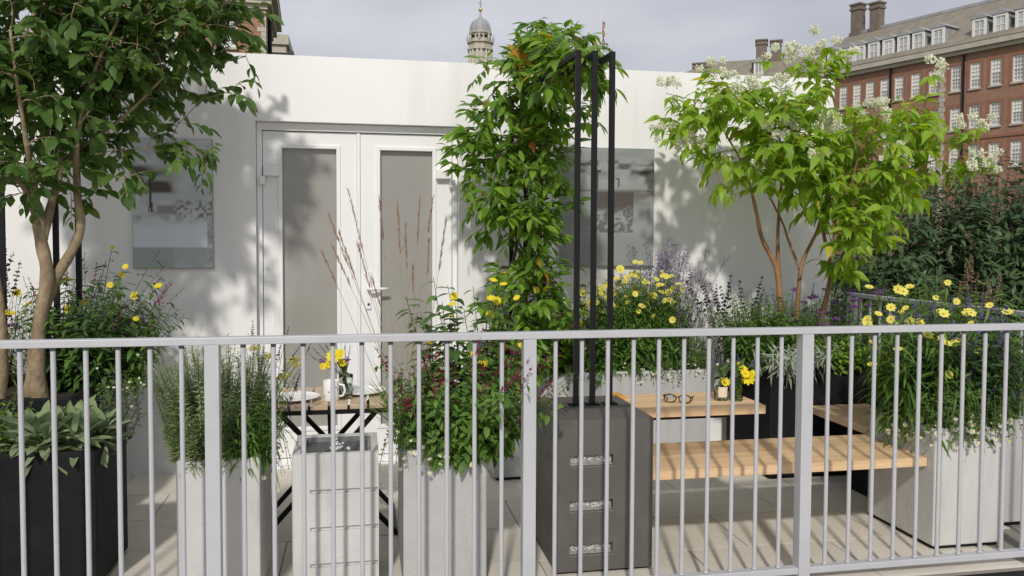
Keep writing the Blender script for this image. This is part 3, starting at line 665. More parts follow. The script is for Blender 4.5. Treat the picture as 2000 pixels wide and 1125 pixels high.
# ================================================================ plants
NP = np
def leaf_tpl(w=.5, segs=4, fold=.12, droop=.25, sharp=1.0, widest=.42, wave=0):
    """unit leaf along +y, normal +z"""
    v = []; f = []
    ts = [i/segs for i in range(segs+1)]
    for i, t in enumerate(ts):
        if i == 0 or i == segs: v.append((0, t, -droop*t*t)); continue
        e = math.log(.5)/math.log(widest); hw = w/2*math.sin(math.pi*t**e)**(.85*sharp)
        z = -droop*t*t + wave*math.sin(t*9)
        v += [(-hw, t, z+fold*hw*2), (0, t, z), (hw, t, z+fold*hw*2)]
    f += [(0,2,1),(0,3,2)]
    for i in range(segs-2):
        b = 1+i*3; f += [(b,b+1,b+4,b+3),(b+1,b+2,b+5,b+4)]
    b = 1+(segs-2)*3; e = len(v)-1; f += [(b,b+1,e),(b+1,b+2,e)]
    return NP.array(v, float), f
def needle_tpl(w=.12): return NP.array([(-w/2,.3,0),(0,0,0),(w/2,.3,0),(0,1,-.1)], float), [(1,2,3,0)]
class Leaves:
    def __init__(s, seed): s.r = NP.random.RandomState(seed); s.items = []
    def put(s, pos, d, up, size, k=None): s.items.append((tuple(pos), tuple(d), tuple(up), size, s.r.randint(0, 99) if k is None else k))
    def finish(s, parent, tpls, m, nobj=0, name='leaf', rest='foliage'):
        if not s.items: return
        P = NP.array([i[0] for i in s.items]); D = NP.array([i[1] for i in s.items]); U = NP.array([i[2] for i in s.items]); Z = NP.array([i[3] for i in s.items]); K = NP.array([i[4] for i in s.items]) % len(tpls)
        D /= NP.linalg.norm(D, axis=1)[:,None]+1e-9
        X = NP.cross(D, U); X /= NP.linalg.norm(X, axis=1)[:,None]+1e-9
        N = NP.cross(X, D)
        R = NP.stack([X, D, N], axis=2)*Z[:,None,None]
        sc = Z/NP.linalg.norm(P-NP.array([0,0,EYE]), axis=1)
        order = sorted(range(len(P)), key=lambda i: -sc[i] if in_view(P[i], 0) else 1)
        objs = set(order[:nobj])
        if objs:
            mes = []
            for tv, tf in tpls:
                b = MB(); b.add(tv, tf); mes.append(b.mesh(name, m, True))
            for i in order[:nobj]:
                M = Matrix([[*R[i][a], P[i][a]] for a in range(3)]+[[0,0,0,1]])
                put(name, mes[K[i]], parent, M)
        V = []; Fc = []; n = 0
        for k, (tv, tf) in enumerate(tpls):
            idx = [i for i in NP.where(K == k)[0] if i not in objs]
            if not idx: continue
            q = NP.einsum('nij,vj->nvi', R[idx], tv)+P[idx][:,None,:]
            V.append(q.reshape(-1,3)); nv = len(tv)
            for a in range(len(idx)):
                o = n+a*nv; Fc += [tuple(o+x for x in f) for f in tf]
            n += nv*len(idx)
        if n:
            me = bpy.data.meshes.new(rest); me.from_pydata(NP.concatenate(V).tolist(), [], Fc); me.materials.append(m)
            me.polygons.foreach_set('use_smooth', [True]*len(Fc)); me.update()
            put(rest, me, parent, kind='stuff')
class R_(random.Random):
    def unit(s):
        while True:
            v = Vector((s.uniform(-1,1), s.uniform(-1,1), s.uniform(-1,1)))
            if .05 < v.length < 1: return v.normalized()
def bez(a, c, b, n):
    return [a*(1-t)**2+c*2*t*(1-t)+b*t*t for t in [i/n for i in range(n+1)]]

# ---- flower meshes (shared)
def flower_mesh(name, n, m_pet, m_disc, w=.42, cup=.12, disc=.26, rows=1, tipf=.75):
    b = MB()
    for k in range(n):
        a = 2*math.pi*k/n+.1*math.sin(k*3.1); c, s = math.cos(a), math.sin(a)
        ln = .92+.1*math.sin(k*5.7)
        pts = [(.18,-w*.16,0),(.18,w*.16,0),(ln*.62,-w/2,cup),(ln*.62,w/2,cup),(ln,-w*.2*tipf,cup*1.1),(ln,w*.2*tipf,cup*1.1),(ln*.6,0,cup*.6)]
        b.add([(x*c-y*s, x*s+y*c, z) for x, y, z in pts], [(0,6,2),(0,1,6),(1,3,6),(2,6,4),(3,5,6),(4,6,5)], 0)
    b.lathe([(disc,0),(disc*.85,.10),(disc*.4,.16),(0,.17)], (0,0,.02), 8, 1)
    return b.mesh(name, [m_pet, m_disc], True)
M_py = leafmat('yellow_petal', [(.80,.66,.02),(.86,.75,.03),(.84,.70,.02)], .3, .6)
M_plemon = leafmat('lemon_petal', [(.80,.74,.12),(.84,.79,.2),(.82,.76,.15)], .3, .6)
M_pw = leafmat('white_petal', [(.75,.75,.70),(.80,.80,.76),(.78,.74,.72)], .25, .6)
M_dy = mat('flower_disc_gold', (.55,.30,.03), .8); M_dg = mat('flower_disc_yellow', (.70,.55,.06), .8)
M_dbr = mat('flower_disc_brown', (.06,.035,.015), .8)
M_red = leafmat('crimson_petal', [(.17,.006,.04),(.28,.012,.07),(.36,.02,.07)], .25, .6)
M_pur = leafmat('purple_petal', [(.13,.08,.30),(.22,.15,.46),(.32,.23,.54)], .25, .6)
M_vio = leafmat('verbena_petal', [(.22,.07,.27),(.32,.12,.38),(.36,.16,.4)], .25, .6)
M_lav = leafmat('lavender_petal', [(.30,.27,.36),(.44,.40,.52),(.36,.32,.44)], .3, .6)
M_cream = leafmat('cream_blossom', [(.74,.75,.58),(.82,.83,.72),(.66,.70,.45)], .25, .6)
F_sun = flower_mesh('sunflower_head', 9, M_py, M_dg, .5, .1, .3)
F_cor = flower_mesh('coreopsis_head', 8, M_plemon, M_dy, .62, .16, .2)
F_dai = flower_mesh('daisy_head', 14, M_pw, M_dg, .24, .04, .36)
F_yel = flower_mesh('bright_yellow_head', 10, M_py, M_dy, .5, .2, .2)
def blob_mesh(name, n, m, seed, flat=1.0, s0=.1, s1=.2, ms=None):
    r = R_(seed); b = MB()
    for q in range(n):
        u = r.unit(); d = r.uniform(.35, 1); c = Vector((u.x*d, u.y*d, u.z*d*flat)); s = r.uniform(s0, s1)
        for k in range(3):
            e = r.unit(); f = e.orthogonal().normalized(); g = e.cross(f)
            b.add([c-f*s-g*s*.5, c+f*s-g*s*.5, c+f*s*.7+g*s, c-f*s*.7+g*s], [(0,1,2,3)], 0 if not ms or r.random() < .8 else 1)
    return b.mesh(name, [m]+(ms or []))
M_stemg = mat('green_stem', (.09,.13,.04), .6, .2, 20); M_stemb = mat('brown_stem', (.10,.065,.035), .7, .2, 20)
M_stemp = mat('purple_stem', (.06,.035,.05), .7, .2, 20)
def spike_mesh(name, m, seed, n=34, w=.10, gap=0, ms=None):
    """unit-long flower spike along +z, florets in whorls"""
    r = R_(seed); b = MB().tube([(0,0,0),(0,0,1)], [.008,.005], 4, 1)
    for q in range(n):
        t = r.uniform(.05, 1) if not gap else (int(r.uniform(0, gap))+r.uniform(.0,.35))/gap
        a = r.uniform(0, 6.28); rr = w*(1.15-.8*t)*r.uniform(.4, 1); s = w*r.uniform(.35, .6)*(1.1-.5*t)
        c = Vector((rr*math.cos(a), rr*math.sin(a), t))
        for k in range(2):
            e = r.unit(); f = e.orthogonal().normalized()*s; g = e.cross(f)
            b.add([c-f*.7-g*.4, c+f*.7-g*.4, c+f*.5+g, c-f*.5+g], [(0,1,2,3)], 0)
    return b.mesh(name, [m, M_stemp], False)
SP_red = [spike_mesh('flower_spike', M_red, 10+i, 16, .085, 6) for i in range(3)]
SP_pur = [spike_mesh('flower_spike', M_pur, 20+i, 40, .10, 9) for i in range(3)]
SP_drk = [spike_mesh('flower_spike', leafmat('dusky_calyx', [(.035,.03,.05),(.06,.05,.085),(.03,.03,.035)], .15, .7), 30+i, 40, .09, 9) for i in range(3)]
SP_brn = [spike_mesh('seed_spike', leafmat('brown_seed', [(.24,.16,.10),(.30,.20,.13),(.2,.14,.09)], .2, .8), 40+i, 60, .10) for i in range(3)]
BL_lav = [blob_mesh('flower_cluster', 46, M_lav, 50+i, 1.1, .05, .10) for i in range(3)]
BL_vio = [blob_mesh('flower_cluster', 34, M_vio, 60+i, .35, .10, .18) for i in range(3)]
BL_cream = [blob_mesh('flower_cluster', 44, M_cream, 70+i, .8, .12, .22, [M_pw]) for i in range(3)]
BL_yar = [blob_mesh('flower_head', 50, leafmat('yarrow', [(.60,.55,.16),(.66,.62,.26),(.55,.52,.2)], .2, .8), 80+i, .18, .10, .18) for i in range(2)]

def orient(pos, d, size, spin=0):
    d = Vector(d).normalized(); x = d.orthogonal().normalized(); y = d.cross(x)
    M = Matrix(((x.x,y.x,d.x,0),(x.y,y.y,d.y,0),(x.z,y.z,d.z,0),(0,0,0,1))) @ Matrix.Rotation(spin, 4, 'Z')
    return Matrix.Translation(pos) @ M @ Matrix.Scale(size, 4)
TOCAM = lambda p: (Vector((0,0,EYE))-Vector(p)).normalized()

def herb(name, label, cat, c, rx, ry, n, h, lean, tpls, lsize, lper, m, seed, stem=None, sr=.0025, nobj=0, t0=.08, ang=.75, group='border plants',
         flowers=None, drop=0, out=None, side=0, leafcurve=.3, top=1.0, wob=.03, bias=(0,0)):
    """herbaceous plant: n curved stems from an ellipse at c, leaves along each stem, flowers at the tips.
    flowers = list of (part name, meshes, size, share, facing) with facing 'cam', 'up' or 'stem'"""
    r = R_(seed); t = thing(name, label, cat, c, group); lv = Leaves(seed); sm = MB(); nf = 0
    for i in range(n):
        a = r.uniform(0, 6.283); q = math.sqrt(r.random())
        b = Vector((c[0]+rx*q*math.cos(a), c[1]+ry*q*math.sin(a), c[2]-.03))
        H = r.uniform(*h)*(1-.25*q*q); o = Vector((math.cos(a)*q, math.sin(a)*q, 0))+Vector((r.uniform(-.4,.4), r.uniform(-.4,.4), 0))+Vector((*bias,0))
        if out: o = Vector((r.uniform(-1,1)*side, -1, 0))*r.uniform(.5,1) if out == 'front' else Vector((*out,0))+o*.4
        ln = H*lean*r.uniform(.6, 1.2)
        w1, w2 = r.unit()*wob, r.unit()*wob; arc = .04+.18*((i*37) % 100)/100
        pts = []
        for k in range(8):
            s = k/7
            p = b+o*ln*s**1.4+Vector((0,0,H*s))+w1*math.sin(s*3)+w2*math.sin(s*5)*.6
            if drop: p = b+o*ln*s+Vector((0,0,.05+arc*math.sin(s*math.pi*.8)-drop*H*s*s))+w1*math.sin(s*3)
            p.y = min(p.y, 5.27) if c[0] < 3.3 and c[1] < 5.3 else p.y
            pts.append(p)
        sm.tube(pts, [sr*(1-.6*k/7) for k in range(8)], 4, cap=False)
        g = r.uniform(0, 6.28)
        for k in range(lper):
            s = t0+(top-t0)*(k+r.random()*.6)/lper; x = s*7; j = min(6, int(x)); p = pts[j].lerp(pts[j+1], x-j); d = (pts[j+1]-pts[j]).normalized()
            g += 2.4+r.uniform(-.3,.3); e = d.orthogonal().normalized(); e = (Matrix.Rotation(g, 3, d) @ e)
            dd = (d*(1-ang)+e*ang+Vector((0,0,-leafcurve*.3))).normalized()
            lv.put(p, dd, d+Vector((0,0,.6))+r.unit()*.35, lsize*r.uniform(.65,1.15)*(1.1-.5*s))
        if flowers:
            for fn, meshes, size, share, face in flowers:
                if r.random() < share and nf < 290:
                    p = pts[-1]; d = (pts[-1]-pts[-2]).normalized(); nf += 1
                    if face == 'cam': d = (TOCAM(p)*.7+Vector((0,0,.55))+r.unit()*.45)
                    if face == 'up': d = Vector((0,0,1))+r.unit()*.2
                    put(fn, r.choice(meshes), t, orient(p, d, size*r.uniform(.6,1.12), r.uniform(0,6)))
    sm.build('stems', stem or M_stemg, t, True)
    lv.finish(t, tpls, m, nobj)
    return t

# ---- trees and climber
def skeleton(trunks, targets, r, r_end=.0028):
    """trunks: polylines [(point, radius)]; each target is joined to the nearest wood by a curved branch"""
    mb = MB(); nodes = []
    for tr in trunks:
        P, Rr = [], []
        for i in range(len(tr)-1):
            (a, ra), (b, rb) = tr[i], tr[i+1]
            pm = tr[i-1][0] if i else a; pn = tr[i+2][0] if i+2 < len(tr) else b
            for k in range(5):
                s = k/5; s2 = s*s; s3 = s2*s
                p = a*(2*s3-3*s2+1)+(b-pm)*.5*(s3-2*s2+s)+b*(-2*s3+3*s2)+(pn-a)*.5*(s3-s2)
                P.append(p); Rr.append((ra*(1-s)+rb*s)*(1+.06*math.sin(len(P)*1.7)))
        P.append(tr[-1][0]); Rr.append(tr[-1][1])
        mb.tube(P, Rr, 9)
        for i, p in enumerate(P):
            if i > len(P)*.4: nodes.append((p, Rr[i]))
    todo = sorted(targets, key=lambda p: min((p-q[0]).length for q in nodes))
    ends = []
    for p in todo:
        best = min(nodes, key=lambda q: (p-q[0]).length+.9*max(0, q[0].z-p.z+.03))
        a = best[0]; L_ = (p-a).length
        if L_ < .02: continue
        c = a.lerp(p, .5)+Vector((0,0,.12*L_))+r.unit()*.14*L_
        pts = bez(a, c, p, 5); r0 = min(best[1]*.75, .004+.012*L_)
        rad = [r0*(1-k/5)+r_end*k/5 for k in range(6)]
        mb.tube(pts, rad, 5, cap=False)
        for k in range(1, 6): nodes.append((pts[k], rad[k]))
        ends.append((p, (pts[5]-pts[4]).normalized()))
    return mb, ends
def crown_points(blobs, n, r, ymax=5.2):
    out = []; wts = [b[1].x*b[1].y*b[1].z for b in blobs]
    while len(out) < n:
        c, rd = r.choices(blobs, wts)[0]; u = r.unit()*r.uniform(.35, 1)**.6
        p = Vector((c.x+u.x*rd.x, c.y+u.y*rd.y, c.z+u.z*rd.z))
        if p.y < ymax and all((p-q).length > .05 for q in out[-60:]): out.append(p)
    return out
def twigs(lv, mb, ends, r, ntw, length, nl, size, droop, tip=None):
    for p, d in ends:
        for k in range(ntw):
            dd = (d*.6+r.unit()*.9+Vector((0,0,.15))).normalized(); L_ = r.uniform(*length)
            q = p+dd*L_+Vector((0,0,-droop*L_*.5)); pts = bez(p, p+dd*L_*.55, q, 4)
            if q.y > 5.26: continue
            mb.tube(pts, [.0024,.002,.0018,.0014,.001], 4, cap=False)
            sidev = dd.cross(Vector((0,0,1)));  sidev = sidev.normalized() if sidev.length > .1 else Vector((1,0,0))
            for j in range(nl):
                s = .25+.75*j/(nl-1); x = s*4; i = min(3, int(x)); pp = pts[i].lerp(pts[i+1], x-i)
                sg = 1 if j % 2 else -1
                ld = dd*.55+sidev*sg*r.uniform(.6,1)+Vector((0,0,-droop*r.uniform(.5,1.3)))+r.unit()*.25
                if j == nl-1: ld = dd+Vector((0,0,-droop))
                lv.put(pp, ld.normalized(), Vector((0,0,1))+r.unit()*.55+Vector((0,-.35,0)), size*r.uniform(.45,1.2))
# ---------------------------------------------------------------- leaf materials and shapes
G_dog = leafmat('dark_tree_leaf', [(.045,.092,.022),(.070,.135,.030),(.11,.18,.045)], .42, .42)
G_sev = leafmat('fresh_tree_leaf', [(.12,.22,.022),(.195,.32,.03),(.27,.39,.05)], .5, .45, rare=((.45,.42,.06), .006))
G_vin = leafmat('climber_leaf', [(.055,.125,.018),(.115,.225,.026),(.19,.31,.045)], .45, .36, rare=((.42,.16,.03), .007))
G_hel = leafmat('sunflower_leaf', [(.05,.10,.028),(.08,.15,.036),(.11,.19,.045)], .35, .45)
G_sal = leafmat('salvia_leaf', [(.06,.13,.026),(.09,.18,.032),(.13,.23,.045)], .38, .5)
G_deep = leafmat('deep_green_leaf', [(.025,.06,.018),(.04,.09,.024),(.06,.12,.03)], .3, .5)
G_lime = leafmat('lime_leaf', [(.12,.22,.028),(.16,.28,.035),(.20,.32,.05)], .42, .5)
G_ros = leafmat('rosemary_leaf', [(.14,.19,.08),(.21,.27,.125),(.30,.36,.20)], .35, .55)
G_silver = leafmat('silver_leaf', [(.19,.23,.17),(.25,.29,.22),(.31,.34,.27)], .2, .75, spec=.15)
G_woolly = leafmat('woolly_leaf', [(.13,.18,.085),(.17,.225,.115),(.21,.265,.15)], .22, .85, spec=.1)
G_hedge = leafmat('hedge_leaf', [(.030,.060,.025),(.05,.09,.035),(.08,.13,.05)], .28, .4)
G_grassy = leafmat('strappy_leaf', [(.09,.15,.035),(.13,.2,.05),(.16,.23,.07)], .35, .5)
G_dusty = leafmat('dusty_leaf', [(.07,.09,.06),(.10,.12,.08),(.12,.13,.09)], .25, .7)
T_ov = [leaf_tpl(.56, 5, .14, .28), leaf_tpl(.50, 5, .2, .42), leaf_tpl(.60, 5, .08, .15)]
T_sev = [leaf_tpl(.46, 6, .16, .55, 1.15, .36), leaf_tpl(.50, 6, .10, .75, 1.2, .34), leaf_tpl(.42, 6, .2, .35, 1.15, .38)]
T_lan = [leaf_tpl(.30, 5, .14, .35, 1.1, .42), leaf_tpl(.34, 5, .1, .5, 1.1, .4), leaf_tpl(.28, 5, .2, .2, 1.1, .45)]
T_vin = [leaf_tpl(.40, 5, .14, .3, 1.1, .42), leaf_tpl(.44, 5, .1, .5, 1.1, .4), leaf_tpl(.36, 5, .2, .2, 1.1, .45)]
T_sm = [leaf_tpl(.5, 3, .12, .2), leaf_tpl(.42, 3, .15, .3)]
T_nar = [leaf_tpl(.18, 4, .15, .5), leaf_tpl(.14, 4, .1, .8)]
T_strap = [leaf_tpl(.09, 5, .2, .5), leaf_tpl(.07, 5, .2, .9)]
T_woo = [leaf_tpl(.30, 8, .18, .4, .65, .54), leaf_tpl(.34, 8, .12, .85, .65, .56), leaf_tpl(.27, 8, .25, .15, .65, .52)]
T_nee = [needle_tpl(.13), needle_tpl(.10)]
M_bark1 = mat('tan_bark', (.40,.31,.195), .85, .2, 14, c2=(.17,.125,.075), bump=1.0, bscale=38, stretch=(1,1,.7), stain=((.46,.39,.28), 9, .55, .7))
M_bark2 = mat('peeling_orange_bark', (.42,.23,.10), .8, .2, 12, c2=(.18,.10,.055), bump=.9, bscale=40, stretch=(1,1,.35), stain=((.40,.31,.20), 14, .56, .8, (1,1,.4)))

# ---------------------------------------------------------------- left tree
def TR(Y, pts): return [(at(x, y, Y+dy), r_) for x, y, r_, dy in pts]
r = R_(11); YT = 4.40
tree = thing('tree', 'dark green multi-stemmed tree with twin tan trunks on the left', 'tree', tuple(at(60, 770, YT)), 'trees on the balcony')
trunks = [
 TR(YT, [(84,800,0.0430,0),(74,745,0.0396,0),(77,640,0.0310,0),(92,540,0.0310,0),(80,470,0.0292,.02),(72,410,0.0310,.03),(48,365,0.0172,.0),(14,332,0.0138,-.08),(-30,260,0.0086,-.12)]),
 TR(YT, [(60,800,0.0387,.05),(62,740,0.0310,.04),(74,650,0.0292,.05),(104,555,0.0275,.04),(140,490,0.0241,.06),(158,440,0.0215,.06),(150,370,0.0172,.05),(152,270,0.0129,0),(180,150,0.0086,-.1),(230,40,0.0060,-.15)]),
 TR(YT, [(80,480,0.0258,.02),(100,400,0.0206,.08),(118,330,0.0155,.12),(112,240,0.0112,.15),(96,120,0.0086,.2),(90,-20,0.0060,.2)]),
 TR(YT, [(72,415,0.0241,.03),(66,360,0.0172,-.02),(54,290,0.0129,-.1),(36,180,0.0086,-.2),(20,60,0.0060,-.25)]),
 TR(YT, [(-4,800,0.0344,-.05),(4,700,0.0292,-.05),(-2,600,0.0258,-.05),(-20,480,0.0206,0),(-50,330,0.0129,0),(-90,150,0.0086,0)]),
 TR(YT, [(118,330,0.0120,.12),(170,280,0.0086,.1),(240,230,0.0069,.0),(320,150,0.0052,-.1)])]
def BL(px, py, Y, a, b=None, c=None): return (at(px, py, Y), Vector((a, c or a*.9, b or a)))
blobs = [BL(60,60,4.41,.36,.34,.42), BL(220,70,4.46,.34,.30,.42), BL(340,40,4.52,.28,.24,.4), BL(430,40,4.52,.13,.18,.3), BL(120,190,4.46,.32,.28,.4), BL(250,170,4.57,.22,.16,.34),
         BL(60,290,4.41,.26,.20,.35), BL(180,280,4.46,.18,.12,.26), BL(330,30,4.55,.24,.16,.34), BL(420,15,4.55,.14,.08,.3), BL(-40,60,4.45,.2,.3,.3), BL(120,-60,4.5,.4,.12,.34), BL(300,-40,4.55,.2,.08,.3), BL(40,360,4.41,.16,.07,.2), BL(230,330,4.41,.12,.08,.15)]
tg = crown_points(blobs, 345, r, 5.1)
tg += [at(*p) for p in ((420,125,4.57),(445,180,4.57),(400,185,4.62),(350,240,4.57),(370,285,4.47),(395,305,4.47),(335,280,4.52),(300,265,4.57),(480,110,4.62),(390,70,4.57),(455,60,4.57),(480,20,4.57),(430,10,4.57),(290,290,4.52),(160,370,4.52),(140,390,4.57))]
mb, ends = skeleton(trunks, tg, r)
lv = Leaves(11); twigs(lv, mb, ends, r, 3, (.07,.17), 6, .083, .42)
mb.build('trunk', M_bark1, tree, True)
lv.finish(tree, T_ov, G_dog, 300, rest='crown')

# ---------------------------------------------------------------- seven-son tree on the right
r = R_(21); YS = 4.84
tree2 = thing('tree', 'bright green tree with white flower clusters and orange bark on the right', 'tree', tuple(at(1560, 705, YS)), 'trees on the balcony')
trunks = [
 TR(YS, [(1528,735,0.0224,0),(1526,640,0.0200,0),(1520,545,0.0184,0),(1512,512,0.0168,0),(1488,465,0.0136,.0),(1476,410,0.0112,-.03),(1455,330,0.0072,-.06),(1410,250,0.0048,-.12)]),
 TR(YS, [(1521,540,0.0160,0),(1519,470,0.0112,.02),(1522,400,0.0096,.04),(1528,300,0.0072,.04),(1500,200,0.0048,0)]),
 TR(YS, [(1553,735,0.0176,-.03),(1556,640,0.0144,-.03),(1562,540,0.0136,-.03),(1572,500,0.0120,-.03),(1596,450,0.0096,-.06),(1612,390,0.0080,-.1),(1640,280,0.0056,-.15),(1620,160,0.0040,-.18)]),
 TR(YS, [(1563,528,0.0104,-.03),(1540,470,0.0080,0),(1526,430,0.0064,.04),(1480,340,0.0048,.1)]),
 TR(YS, [(1586,735,0.0208,-.06),(1600,640,0.0184,-.06),(1618,565,0.0168,-.06),(1622,520,0.0144,-.06),(1606,440,0.0096,-.04),(1604,340,0.0064,0),(1600,240,0.0048,0)]),
 TR(YS, [(1620,545,0.0128,-.06),(1650,490,0.0096,-.15),(1672,420,0.0088,-.22),(1665,350,0.0080,-.28),(1700,260,0.0056,-.35),(1760,200,0.0040,-.4)]),
 TR(YS, [(1655,480,0.0080,-.16),(1700,420,0.0064,-.25),(1760,350,0.0048,-.35),(1850,300,0.0032,-.45)])]
blobs = [BL(1370,225,4.75,.20,.12,.28), BL(1350,255,4.7,.12,.08,.2), BL(1430,215,4.75,.20,.13,.3), BL(1440,310,4.8,.22,.14,.3), BL(1400,340,4.8,.12,.08,.2), BL(1510,225,4.7,.24,.15,.35), BL(1520,320,4.7,.24,.18,.35),
         BL(1610,170,4.7,.13,.18,.22), BL(1610,270,4.65,.26,.2,.35), BL(1620,360,4.65,.22,.16,.3), BL(1700,270,4.6,.26,.18,.35), BL(1700,370,4.55,.22,.2,.3), BL(1780,250,4.6,.17,.18,.25), BL(1800,200,4.6,.06,.10,.1), BL(1775,340,4.5,.17,.14,.25), BL(1845,300,4.5,.14,.08,.2), BL(1700,440,4.5,.19,.18,.25), BL(1665,510,4.55,.12,.08,.15), BL(1640,450,4.55,.10,.2,.2), BL(1560,150,4.7,.1,.08,.15)]
tg = crown_points(blobs, 190, r, 5.1)
FL = [(1300,182,4.7),(1298,262,4.65),(1385,135,4.7),(1442,158,4.7),(1510,108,4.7),(1535,95,4.75),(1500,165,4.65),(1530,165,4.7),(1610,78,4.65),(1575,112,4.7),(1520,262,4.5),(1545,250,4.5),(1622,242,4.45),(1640,250,4.45),(1700,212,4.4),(1720,222,4.4),(1890,240,4.4),(1905,250,4.4),(1895,312,4.35),(1935,320,4.35),(1920,325,4.4),(1360,282,4.6),(1345,278,4.6),(1455,170,4.65),(1600,245,4.45),(1660,118,4.65),(1815,135,4.6),(1590,300,4.4),(1375,215,4.65),(1405,215,4.65),(1750,300,4.35)]
fp = [at(*q) for q in FL]
mb, ends = skeleton(trunks, tg+fp, r, .002)
lv = Leaves(21); twigs(lv, mb, [e for e in ends if all((e[0]-q).length > .01 for q in fp)], r, 3, (.07,.16), 6, .096, .40)
twigs(lv, mb, [(p-Vector((0,0,.05)), Vector((0,0,1))) for p in fp], r, 1, (.06,.09), 5, .085, .7)
mb.build('trunk', M_bark2, tree2, True)
for p in fp:
    for k in range(5):
        put('flower_cluster', r.choice(BL_cream), tree2, orient(p+Vector((r.uniform(-.085,.085), r.uniform(-.06,.03), r.uniform(-.04,.07))), Vector((0,-.4,1))+r.unit()*.3, r.uniform(.024,.040), r.uniform(0,6)))
lv.finish(tree2, T_sev, G_sev, 300, rest='crown')

# ---------------------------------------------------------------- climber on the hoops
r = R_(31); YV = 4.72
vine = thing('climber', 'tall evergreen climber twining up the black hoops by the door', 'climber', (1.0, 4.98, .62))
trunks = [TR(4.93, [(1008,760,.012,0),(1010,640,.011,.02),(992,560,.010,.03),(1010,470,.010,.02),(1000,380,.009,0),(1014,290,.009,-.05),(1020,200,.007,-.1),(1050,110,.005,-.2)]),
          TR(4.93, [(1050,760,.011,0),(1046,650,.010,0),(1064,560,.009,0),(1050,470,.008,-.02),(1060,380,.008,-.05),(1056,290,.007,-.1),(1060,200,.006,-.15),(1100,110,.005,-.3),(1150,100,.004,-.6)])]
blobs = [BL(1075,110,4.6,.22,.12,.3), BL(1108,100,4.45,.14,.07,.28), BL(1030,150,4.7,.20,.14,.25), BL(1010,230,4.75,.24,.18,.3), BL(1060,270,4.75,.16,.2,.28), BL(960,290,4.8,.17,.14,.22), BL(925,310,4.85,.09,.10,.12), BL(1030,350,4.75,.22,.18,.3), BL(960,390,4.8,.10,.12,.2),
         BL(1015,430,4.75,.22,.14,.3), BL(1075,440,4.75,.12,.14,.2), BL(1035,530,4.8,.19,.16,.3), BL(1000,610,4.8,.14,.14,.22), BL(1060,620,4.78,.18,.16,.28), BL(1040,690,4.8,.2,.1,.2), BL(1160,140,4.1,.06,.05,.2), BL(1092,128,4.0,.12,.07,.2), BL(1105,115,4.2,.16,.09,.3), BL(1075,150,4.45,.16,.10,.25), BL(965,150,4.7,.06,.05,.1)]
tg = crown_points(blobs, 260, r, 5.18)+[at(*p) for p in ((1160,235,4.5),(1130,215,4.5),(898,300,4.85),(905,330,4.85),(920,345,4.85),(950,135,4.7),(1115,66,4.5),(1070,65,4.5),(1030,55,4.6),(1095,80,4.5))]
mb, ends = skeleton(trunks, tg, r, .0018)
lv = Leaves(31); twigs(lv, mb, ends, r, 3, (.06,.13), 6, .092, .38)
mb.build('stems', M_stemb, vine, True)
lv.finish(vine, T_vin, G_vin, 300)
G_yel = leafmat('turning_leaf', [(.35,.25,.03),(.45,.33,.05),(.40,.20,.04)], .4, .5)
for px, py, yy in ((1095,152,4.3),(1012,105,4.55),(1022,118,4.5)):
    c = at(px, py, yy)
    for k in range(6):
        a = k*1.05+.3; tv, tf = T_vin[k % 3]; b = MB(); b.add(tv, tf); me = b.mesh('yellowed_leaf', G_yel, True)
        d = Vector((math.cos(a), -.35, math.sin(a)*.8)).normalized(); u = Vector((0,-1,.3)); x = d.cross(u).normalized(); nn = x.cross(d)
        o = put('yellowed_leaf', me, vine, Matrix.Translation(c) @ Matrix(((x.x,d.x,nn.x,0),(x.y,d.y,nn.y,0),(x.z,d.z,nn.z,0),(0,0,0,1))) @ Matrix.Scale(.085, 4))

# ---------------------------------------------------------------- hedge beyond the right end
r = R_(41)
hg = thing('hedge', 'dark evergreen hedge with narrow leaves beyond the side railing', 'hedge', (5.2, 6.6, -.25))
lv = Leaves(41); sm = MB()
blobs = [(Vector(c), Vector(q)) for c, q in (((4.55,6.3,1.05),(.75,.6,.85)),((5.3,6.4,1.15),(.7,.7,.95)),((4.9,6.5,.4),(1.2,.7,.7)),((5.8,6.0,1.1),(.7,.7,.95)),((4.2,6.1,.5),(.5,.5,.8)),((6.3,6.4,1.1),(.7,.8,.95)),((5.2,5.7,.5),(.7,.5,.7)),((6.0,5.6,.4),(.7,.5,.7)),((4.75,5.8,.35),(.5,.45,.65)))]
for i in range(3000):
    c, rd = r.choices(blobs, [b[1].x*b[1].z for b in blobs])[0]; u = r.unit(); u.y = -abs(u.y) if r.random() < .75 else u.y
    q = r.uniform(.5, 1.04); p = Vector((c.x+u.x*rd.x*q, c.y+u.y*rd.y*q, c.z+u.z*rd.z*q))
    if p.z < -.2: continue
    d = (u+Vector((0,0,.7))+r.unit()*.5).normalized(); tip = p+d*r.uniform(.1,.24)
    sm.tube([p-d*.1, p, tip], [.004,.003,.001], 4, cap=False)
    g = r.uniform(0, 6)
    for k in range(9):
        s = k/8; pp = p.lerp(tip, s); g += 2.4; e = Matrix.Rotation(g, 3, d) @ d.orthogonal().normalized()
        lv.put(pp, d*(.35+.4*s)+e*.8+Vector((0,0,-.25)), d+Vector((0,0,.5))+r.unit()*.3, r.uniform(.075,.125))
for i in range(60):
    c, rd = r.choice(blobs); x = c.x+r.uniform(-.5,.5)*rd.x; y = c.y+r.uniform(-.4,.4)
    sm.tube([(x,y,-.25),(x+r.uniform(-.1,.1),y+r.uniform(-.1,.1),.5),(x+r.uniform(-.2,.2),y,c.z+.5)], [.014,.010,.005], 6)
sm.build('stems', M_stemb, hg)
lv.finish(hg, T_lan, G_hedge, 300)

